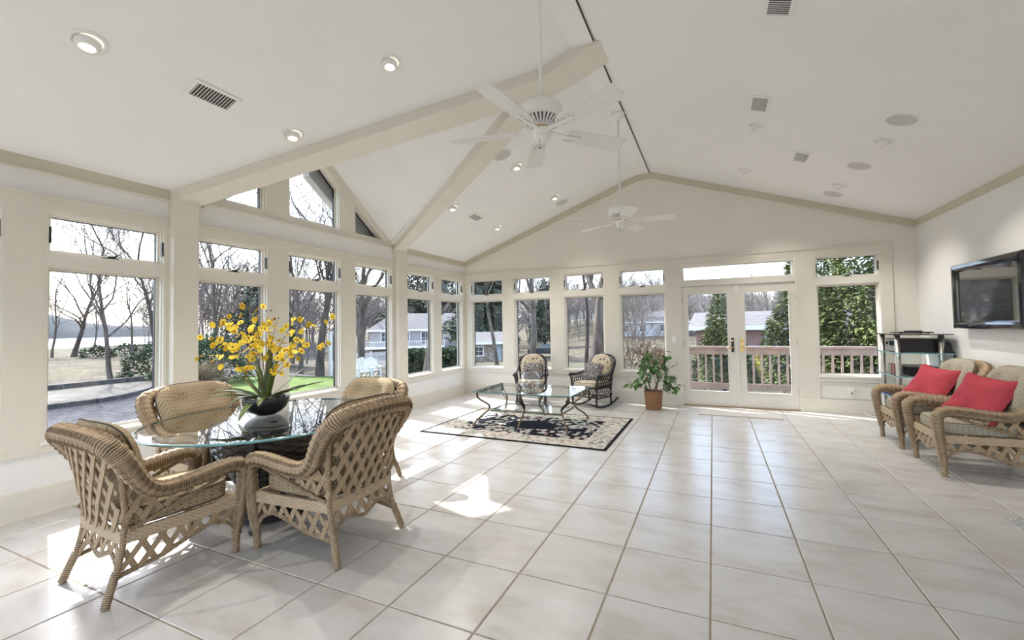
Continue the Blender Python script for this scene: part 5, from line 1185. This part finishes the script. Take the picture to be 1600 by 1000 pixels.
# ---------------------------------------------------------------- evergreens and bushes
def greenm(name, a, b_, c_):
    m = mat(name, a, .7, spec=.2); g = G(m); p = g.pos(); n = g.noise(p, 2.2, 4, .6); n2 = g.noise(p, 14, 2); g.color(g.ramp(g.math('ADD', g.math('MULTIPLY', n, .6), g.math('MULTIPLY', n2, .4)), [(.3,a),(.5,b_),(.72,c_)])); return m
firm = greenm('evergreen_spray', (.05,.075,.03), (.13,.165,.06), (.31,.33,.14))
darkfir = greenm('dark_spray', (.03,.045,.032), (.055,.08,.055), (.10,.13,.08))
bushm = greenm('bush_leaf', (.03,.055,.035), (.06,.095,.05), (.12,.16,.09))
tanm = greenm('dry_bush', (.16,.115,.075), (.26,.20,.13), (.34,.28,.19)); yelb = greenm('yellow_bush', (.30,.24,.05), (.42,.35,.07), (.5,.45,.12))
def sprays(b, rr, pts, L, w_, droop):
    for p, out in pts:
        d = (out+Vector((rr.gauss(0,.45), rr.gauss(0,.45), rr.gauss(0,.35)-droop))).normalized(); s = d.cross(Vector((0,0,1)));
        if s.length < .1: s = Vector((1,0,0))
        s = (s.normalized()+Vector((0,0,rr.gauss(0,.5)))).normalized(); l = L*rr.uniform(.6,1.3); w2 = w_*rr.uniform(.6,1.3); q = p+d*l*.5; e = p+d*l+Vector((0,0,-.15*l))
        b.add([p-s*w2*.25, p+s*w2*.25, q+s*w2*.5, e, q-s*w2*.5], [(0,1,2,4),(2,3,4)])
def conifer(label, az, d, seed, H, R_, n, m, L=.30, w_=.14, z0=None, cat='tree', skirt=.12, shape=1.0):
    p = pol(az, d); t = thing('evergreen_tree', label, cat, (p.x, p.y, gz(p.x, p.y) if z0 is None else z0), 0, 'evergreens outside'); rr = random.Random(seed); pts = []
    lob = [(rr.random()*6.28, rr.uniform(.15,.3), rr.randint(2,5)) for _ in range(3)]
    for k in range(n):
        s = 1-sqrt(rr.random()); z = H*(skirt+(1-skirt)*s); a = rr.random()*6.28; rad = R_*(1-s)**shape*(1+sum(q*sin(m_*a+ph+z*2.3) for ph, q, m_ in lob)*.8)*(.72+.33*rr.random())+.05
        pts.append((Vector((cos(a)*rad, sin(a)*rad, z)), Vector((cos(a), sin(a), .15))))
    b = MB(); sprays(b, rr, pts, L, w_, .1); b.build('crown', m, t, kind='stuff')
    MB().lathe([(R_*.09,-.2),(R_*.07,H*.5),(.01,H*.96)], 8).build('trunk', barkd, t)
    # dark inner boughs
    b = MB()
    for k in range(int(60)):
        s = rr.random(); z = H*(skirt+(.95-skirt)*s); a = rr.random()*6.28; rad = R_*(1-s)**shape*.75; b.tube([(0,0,z),(cos(a)*rad,sin(a)*rad,z+.1*rad)], [.02,.008], 3, cap=False)
    b.build('boughs', barkd, t, kind='stuff'); return t
conifer('dense evergreen behind the door leaf by the ficus', -1.1, 13.6, 3, 3.35, .80, 9000, firm, .13, .06)
conifer('tall evergreen behind the brass-handled door leaf', -8.9, 13.2, 5, 4.15, .78, 10000, firm, .14, .06)
conifer('broad evergreen filling the window by the media stand', -16.6, 12.6, 6, 7.5, 1.55, 30000, firm, .12, .055, shape=.6)
conifer('evergreen between the doors and the window by the media stand', -11.4, 14.0, 9, 3.5, .60, 5500, firm, .14, .06, shape=.8)
conifer('evergreen seen past the media stand', -21.5, 13.2, 12, 8, 1.8, 6000, firm, .2, .09, shape=.7)
for k, (az, d, H, R_, lab) in enumerate(((30.2,50,18,3.4,'dark tall fir behind the stone outbuilding, beside the corner'),(29.0,54,15,3.2,'dark tall fir behind the stone outbuilding, farther from the corner'),(21.6,66,11.5,2.4,'tall pine above the parked car'),(35,86,22,8,'dark evergreen mass above the grey house roof'),(38.5,90,20,7,'dark evergreen above the grey house ridge'),(56.4,36,6.5,2.2,'far evergreen beside the utility pole'),(54.6,40,6.0,2.0,'far evergreen behind the lawn'))):
    conifer(lab, az, d, 30+k, H, R_, 6500, darkfir, L=H*.042, w_=H*.018)
def bush(name, label, az, d, rx, ry, h, n, m, L=.16, w_=.09, cat='bush', seed=1):
    p = pol(az, d); t = thing(name, label, cat, (p.x, p.y, gz(p.x, p.y)), radians(az)); rr = random.Random(seed); pts = []
    for k in range(n):
        v = Vector((rr.gauss(0,1), rr.gauss(0,1), abs(rr.gauss(0,1)))).normalized(); q = .75+.3*rr.random(); q *= 1+.12*sin(v.x*7+v.z*5+seed); pts.append((Vector((v.x*rx*q, v.y*ry*q, v.z*h*q)), v))
    b = MB(); sprays(b, rr, pts, L, w_, -.1); b.build('foliage', m, t, kind='stuff')
    b = MB()
    for k in range(9): a = rr.random()*6.28; b.tube([(0,0,-.2),(cos(a)*rx*.6,sin(a)*ry*.6,h*.7)], [.02,.008], 4)
    b.build('stem', barkd, t); return t
bush('evergreen_bush', 'large dark evergreen bush beyond the yellow flowers', 61.2, 20.5, 1.5, 1.3, 1.55, 5200, bushm, .12, .07, seed=2)
bush('evergreen_bush', 'dark bush at the far edge of the first side window', 65.6, 22, .95, .9, 1.25, 3200, bushm, .11, .06, seed=3)
bush('evergreen_bush', 'low far shrub beneath the lake tree', 69.3, 48, 1.1, .9, .9, 900, bushm, .2, .1, seed=4)
bush('evergreen_bush', 'low far shrub right of the leaning tree', 67.2, 50, 1.2, .9, .9, 900, bushm, .2, .1, seed=5)
bush('ornamental_grass', 'pale ornamental grass tuft at the mulch edge, nearest the column', 61.9, 18.6, .4, .4, .6, 700, tanm, .4, .03, 'grass', 6)
bush('ornamental_grass', 'pale ornamental grass tuft beside the mulch bed, second one', 60.9, 19.2, .36, .36, .6, 700, tanm, .4, .03, 'grass', 7)
bush('yellow_bush', 'yellow bush seen between the deck balusters', -5.0, 20, .9, .8, 1.1, 900, yelb, seed=8)
bush('round_shrub', 'round brown shrub in the field', 8.3, 34, 2.0, 1.6, 1.5, 900, tanm, .35, .15, seed=9)
bush('round_shrub', 'reddish brown shrub in the field next to the ficus top', 6.6, 30, 1.0, .9, 1.3, 700, tanm, .3, .12, seed=10)
# clipped hedge below the grey house
a, c_ = pol(41.0,15.5), pol(32.6,16.5); d = (c_-a); Lh = d.length; t = thing('hedge', 'dark clipped hedge outside the last side windows', 'hedge', (a.x, a.y, gz(a.x, a.y)), atan2(d.y, d.x)); rr = random.Random(44); pts = []
for k in range(5200):
    x = rr.random()*Lh; f = rr.random()
    if f < .55: pts.append((Vector((x, -.45+rr.gauss(0,.04), rr.random()*1.25)), Vector((0,-1,.3))))
    else: pts.append((Vector((x, rr.uniform(-.45,.45), 1.25+rr.gauss(0,.05))), Vector((0,-.2,1))))
b = MB(); sprays(b, rr, pts, .16, .10, -.05); b.build('foliage', bushm, t, kind='stuff'); MB().box(0,-.38,0,Lh,.4,1.15).build('inner_twigs', barkd, t)

# ---------------------------------------------------------------- houses
siding = mat('grey_siding', (.36,.34,.34), .8); g = G(siding); s = g.sep(g.pos()); fr = g.math('FRACT', g.math('MULTIPLY', s[2], 5)); g.color(g.mix(g.math('LESS_THAN', fr, .12), (.27,.26,.265), (.19,.185,.185)))
roofm = mat('grey_shingles', (.135,.125,.125), .9, var=.2, scale=3, coords='World', bump=.4, bscale=6)
trimw = mat('white_trim', (.78,.78,.78), .6); glassd = mat('house_pane', (.05,.06,.075), .1, spec=.8)
brick = mat('red_brick', (.3,.14,.1), .9); g = G(brick); br = g.nt.nodes.new('ShaderNodeTexBrick'); g.nt.links.new(g.mapping(g.pos(), (1,1,1), (radians(90),0,0)), br.inputs['Vector']); br.inputs['Scale'].default_value = 5; br.inputs['Color1'].default_value = (.27,.135,.10,1); br.inputs['Color2'].default_value = (.20,.10,.085,1); br.inputs['Mortar'].default_value = (.36,.31,.28,1); g.color(br.outputs[0])
stone = mat('field_stone', (.3,.26,.22), .9); g = G(stone); vo = g.voro(g.mapping(g.pos(), (1,1,1.5)), 3.2); g.color(g.mix(g.math('LESS_THAN', g.voro(g.mapping(g.pos(), (1,1,1.5)), 3.2, 'DISTANCE_TO_EDGE')[0], .05), g.ramp(g.sep(vo['Color'])[0], [(0,(.20,.165,.135)),(.5,(.32,.27,.22)),(1,(.42,.37,.31))]), (.17,.15,.13)))
def gable_house(name, label, az, d, W_, D_, h, rise, wallm, rz=None, zb=None, oh=.45, hip=0):
    p = pol(az, d); t = thing(name, label, 'house', (p.x, p.y, gz(p.x, p.y) if zb is None else zb), radians(az) if rz is None else rz)
    MB().box(-W_/2,0,-1,W_/2,D_,h).build('wall', wallm, t)
    b = MB(); x0, x1, y0, y1 = -W_/2-oh, W_/2+oh, -oh, D_+oh; e = hip
    b.add([(x0,y0,h),(x1,y0,h),(x1,y1,h),(x0,y1,h),(x0+e,(y0+y1)/2,h+rise),(x1-e,(y0+y1)/2,h+rise),(x0,y0,h-.12),(x1,y0,h-.12),(x1,y1,h-.12),(x0,y1,h-.12)], [(0,1,5,4),(2,3,4,5),(0,4,3),(1,2,5),(6,9,8,7)]); b.build('roof', roofm, t)
    b = MB(); b.box(x0,y0-.03,h-.22,x1,y0+.02,h+.02); b.box(x0-.02,y0,h-.22,x0+.02,y1,h+.02); b.box(x1-.02,y0,h-.22,x1+.02,y1,h+.02); b.build('fascia', trimw, t)
    return t
def hwin(t, x, z, w_, h_, muntins=1, y=0, shut=None):
    f = MB(); f.box(x-w_/2-.08,y-.06,z-h_/2-.08,x+w_/2+.08,y+.02,z+h_/2+.08); fo = f.build('window', trimw, t)
    k = MB()
    for i in range(muntins+1):
        for j in range(2): a = -w_/2+w_*i/(muntins+1)+.02; k.box(x+a,y-.075,z-h_/2+h_*j/2+.02,x+a+w_/(muntins+1)-.04,y-.055,z-h_/2+h_*(j+1)/2-.02)
    k.build('panes', glassd, fo)
    if shut:
        for s_ in (-1, 1): MB().box(x+s_*(w_/2+.28)-.18,y-.05,z-h_/2-.05,x+s_*(w_/2+.28)+.18,y+.0,z+h_/2+.05).build('shutter', shut, t)
h1 = gable_house('grey_house', 'grey sided house with white deck and stairs beyond the hedge', 37.8, 66, 15.4, 9, 4.0, 2.6, siding, zb=-2.75, hip=3.4)
for x, w_ in ((-5.6,1.0),(-3.8,.9),(-2.6,.9),(4.6,1.1),(6.3,1.0)): hwin(h1, x, 2.95, w_, 1.35, 1)
hwin(h1, .6, 2.7, 1.9, 1.9, 2)
b = MB(); b.add([(2.6,-2.6,4.0),(7.9,-2.6,4.0),(5.25,-2.6,5.7),(2.6,3,4.0),(7.9,3,4.0),(5.25,3,5.7)], [(0,1,2),(0,2,5,3),(1,4,5,2),(0,3,4,1)]); b.build('front_gable', roofm, h1); MB().box(2.9,-2.3,-1,7.6,.2,4.0).build('front_wing', siding, h1)
hwin(h1, 4.2, 2.85, .8, 1.5, 1, y=-2.3); hwin(h1, 5.9, 2.85, .8, 1.5, 1, y=-2.3)
MB().box(-8.2,-4.4,1.32,2.9,0,1.5).build('deck_floor', trimw, h1)
b = MB(); b.box(-8.2,-4.45,2.3,-4.6,-4.38,2.4); b.box(-2.6,-4.45,2.3,2.9,-4.38,2.4)
for i in range(52):
    x = -8.15+i*.215
    if not (-4.6 < x < -2.6): b.box(x,-4.44,1.5,x+.06,-4.39,2.3)
for x in (-8.2,-4.65,-2.6,.2,2.8): b.box(x,-4.48,-.6,x+.12,-4.36,2.45)
b.build('deck_railing', trimw, h1)
b = MB()
for i in range(9): b.box(-4.5,-4.4-.32*(i+1),1.30-.17*i-.05,-2.7,-4.4-.32*i,1.30-.17*i)
b.build('stairs', trimw, h1); b = MB()
for x in (-4.55,-2.65):
    b.bar((x,-4.4,2.35),(x,-7.4,.85),.09,.09); b.bar((x,-4.4,1.35),(x,-7.4,-.2),.09,.25)
    for i in range(5): b.box(x-.04,-4.6-.65*i,1.2-.34*i,x+.04,-4.52-.65*i,2.25-.34*i)
b.build('stair_railing', trimw, h1)
h2 = gable_house('stone_outbuilding', 'low stone outbuilding with grey roof outside the corner window', 29.3, 40, 4.0, 5, 1.95, .95, stone, zb=-1.95)
MB().box(.5,-.06,0,1.2,.02,1.75).build('door', mat('blue_grey_door', (.33,.40,.45), .6), h2); hwin(h2, -.9, 1.1, .8, .8, 1)
h3 = gable_house('brick_house', 'red brick house with white shuttered window beyond the deck', -6.6, 28, 8.4, 7, 2.65, .95, brick, zb=-1.45, rz=radians(-4))
hwin(h3, .35, 1.75, .75, .95, 0, shut=trimw); hwin(h3, 3.0, 1.75, .8, .95, 0)
h4 = gable_house('pale_house', 'pale far house across the dry field', 7.8, 78, 13, 8, 2.7, 2.0, mat('pale_siding', (.55,.56,.58), .8), zb=gz(*pol(7.8,78).xy)-.1)
for x in (-4,-1,2.5,5): hwin(h4, x, 1.6, 1.0, 1.1, 1)

# ---------------------------------------------------------------- small things outside
wp = mat('white_garden_paint', (.66,.65,.64), .5)
def adirondack(label, az, d, rz):
    p = pol(az, d); t = thing('garden_chair', label, 'chair', (p.x, p.y, gz(p.x, p.y)+.03), rz, 'white garden chairs'); 
    for k in range(7):
        x = -.27+.09*k; h = .95-.10*abs(k-3)**1.4*.35; b = MB(); b.bar((x,.22,.30),(x*1.15,.55,.30+h*.80),.078,.02); b.build('back_slat', wp, t)
    for k in range(5): b = MB(); b.box(-.30,-.32+.11*k,.40-.035*k,.30,-.225+.11*k,.42-.035*k); b.build('seat_slat', wp, t)
    for s in (-1, 1):
        b = MB(); b.box(s*.30-.05,-.36,0,s*.30+.05,-.30,.56); b.build('leg', wp, t); b = MB(); b.bar((s*.30,-.34,.38),(s*.30,.75,.02),.05,.12); b.build('rear_leg', wp, t); b = MB(); b.box(s*.36-.08,-.42,.56,s*.36+.08,.36,.585); b.build('arm', wp, t)
    b = MB(); b.bar((-.34,.36,.62),(.34,.36,.62),.03,.09); b.build('back_rail', wp, t); return t
adirondack('white slatted garden chair outside the window before the second column, nearer one', 45.2, 22, radians(55)); adirondack('white slatted garden chair behind the first garden chair', 44.1, 24, radians(60))
def fence(label, P0, P1, h, m, n):
    a, c_ = pol(*P0), pol(*P1); d = c_-a; t = thing('fence', label, 'fence', (a.x, a.y, gz(a.x, a.y)), atan2(d.y, d.x)); L = d.length; b = MB()
    for i in range(n): x = L*i/n; b.box(x+.02,-.015,0.05,x+L/n*.62,.015,h)
    b.build('pickets', m, t, kind='stuff'); b = MB(); b.box(0,.015,h*.25,L,.05,h*.25+.08); b.box(0,.015,h*.8,L,.05,h*.8+.08); b.build('rail', m, t)
    for i in range(int(L/2.2)+1): b = MB(); b.box(i*2.2-.05,.0,-.2,i*2.2+.05,.10,h+.08); b.build('post', m, t)
fence('white picket fence behind the white garden chairs', (47.5,33), (42.2,35), 1.2, wp, 40)
fence('dark board fence behind the lawn', (60.0,29), (49.5,30), 1.15, mat('grey_fence_boards', (.17,.155,.16), .8), 42)
t = thing('utility_pole', 'thin utility pole beyond the lawn', 'pole', pol(57.5,42)); MB().lathe([(.11,-1.5),(.08,6.8)], 8).build('pole', barkd, t); b = MB(); b.box(-.9,-.05,6.0,.9,.05,6.12); b.build('crossarm', barkd, t)
t = thing('white_post', 'white square post at the lawn edge', 'post', (*pol(49.0,26).xy, gz(*pol(49.0,26).xy))); MB().box(-.07,-.07,0,.07,.07,2.4).build('shaft', wp, t); MB().box(-.1,-.1,2.4,.1,.1,2.5).build('cap', wp, t)
carp = mat('dark_car_paint', (.03,.04,.05), .2, coat=.8); tyre = mat('tyre', (.02,.02,.02), .8)
def car(label, az, d, rz, m):
    p = pol(az, d); t = thing('car', label, 'car', (p.x, p.y, gz(p.x, p.y)+.05), rz); b = MB()
    prof = [(-2.2,.35),(-2.25,.75),(-2.0,.92),(-1.1,.98),(-.55,1.42),(.85,1.45),(1.55,1.0),(2.1,.92),(2.25,.7),(2.2,.35)]
    b.prism(prof, lambda x, z: (x,-.85+.12*max(0,z-.95),z), lambda x, z: (x,.85-.12*max(0,z-.95),z)); b.build('body', m, t)
    b = MB(); b.prism([(-.98,1.0),(-.5,1.37),(.12,1.39),(.12,1.0)], lambda x, z: (x,-.86+.12*max(0,z-.95),z), lambda x, z: (x,.86-.12*max(0,z-.95),z)); b.prism([(.2,1.0),(.2,1.39),(.8,1.4),(1.35,1.02)], lambda x, z: (x,-.86+.12*max(0,z-.95),z), lambda x, z: (x,.86-.12*max(0,z-.95),z)); b.build('windows', glassd, t)
    for x in (-1.4,1.4):
        for y in (-.8,.8): MB().lathe([(.33,-.1),(.33,.1)], 18, (x,y,.33), Matrix(((1,0,0),(0,0,1),(0,-1,0)))).build('wheel', tyre, t)
car('dark parked car on the grass behind the rocking chairs', 21.3, 50, radians(15), carp)
car('blue car parked low beyond the deck balusters', -5.0, 25.5, radians(5), mat('blue_car_paint', (.08,.22,.45), .25, coat=.6))

# ---------------------------------------------------------------- deck and railing behind the back wall
dk = mat('deck_stain', (.34,.265,.225), .75, var=.2, scale=4, stretch=(1,8,1), coords='World')
t = thing('deck', 'brown stained deck behind the glass doors', None, (0,0,0), kind='structure')
for k in range(14): b = MB(); y = YB+.17+k*.142; b.box(-.75,y,-.075,6.2,y+.135,-.045); b.build('plank', dk, t)
b = MB(); b.box(-.75,9.85,-.34,6.2,9.99,-.08); b.box(-.75,YB+.17,-.34,-.67,9.9,-.08); 
for x in (-.55,1.2,3.6,6.0): b.box(x-.07,9.7,-2.5,x+.07,9.84,-.08)
b.build('joist', dk, t)
t = thing('deck_railing', 'brown deck railing with upright balusters behind the glass doors', 'railing', (0,9.90,0))
b = MB(); b.box(-.75,-.07,.885,6.2,.07,.925); b.build('top_rail', dk, t); b = MB(); b.box(-.75,-.02,.75,6.2,.02,.885); b.build('upper_board', dk, t); b = MB(); b.box(-.75,-.02,.01,6.2,.02,.14); b.build('lower_board', dk, t)
bm_ = MB().box(-.019,-.019,.12,.019,.019,.77).mesh('baluster')
for k in range(44): put('baluster', bm_, dk, t, loc=(-.62+.1525*k,-.035,0))
for x in (-.72,6.15): MB().box(x-.05,-.05,-.05,x+.05,.05,.95).build('post', dk, t)
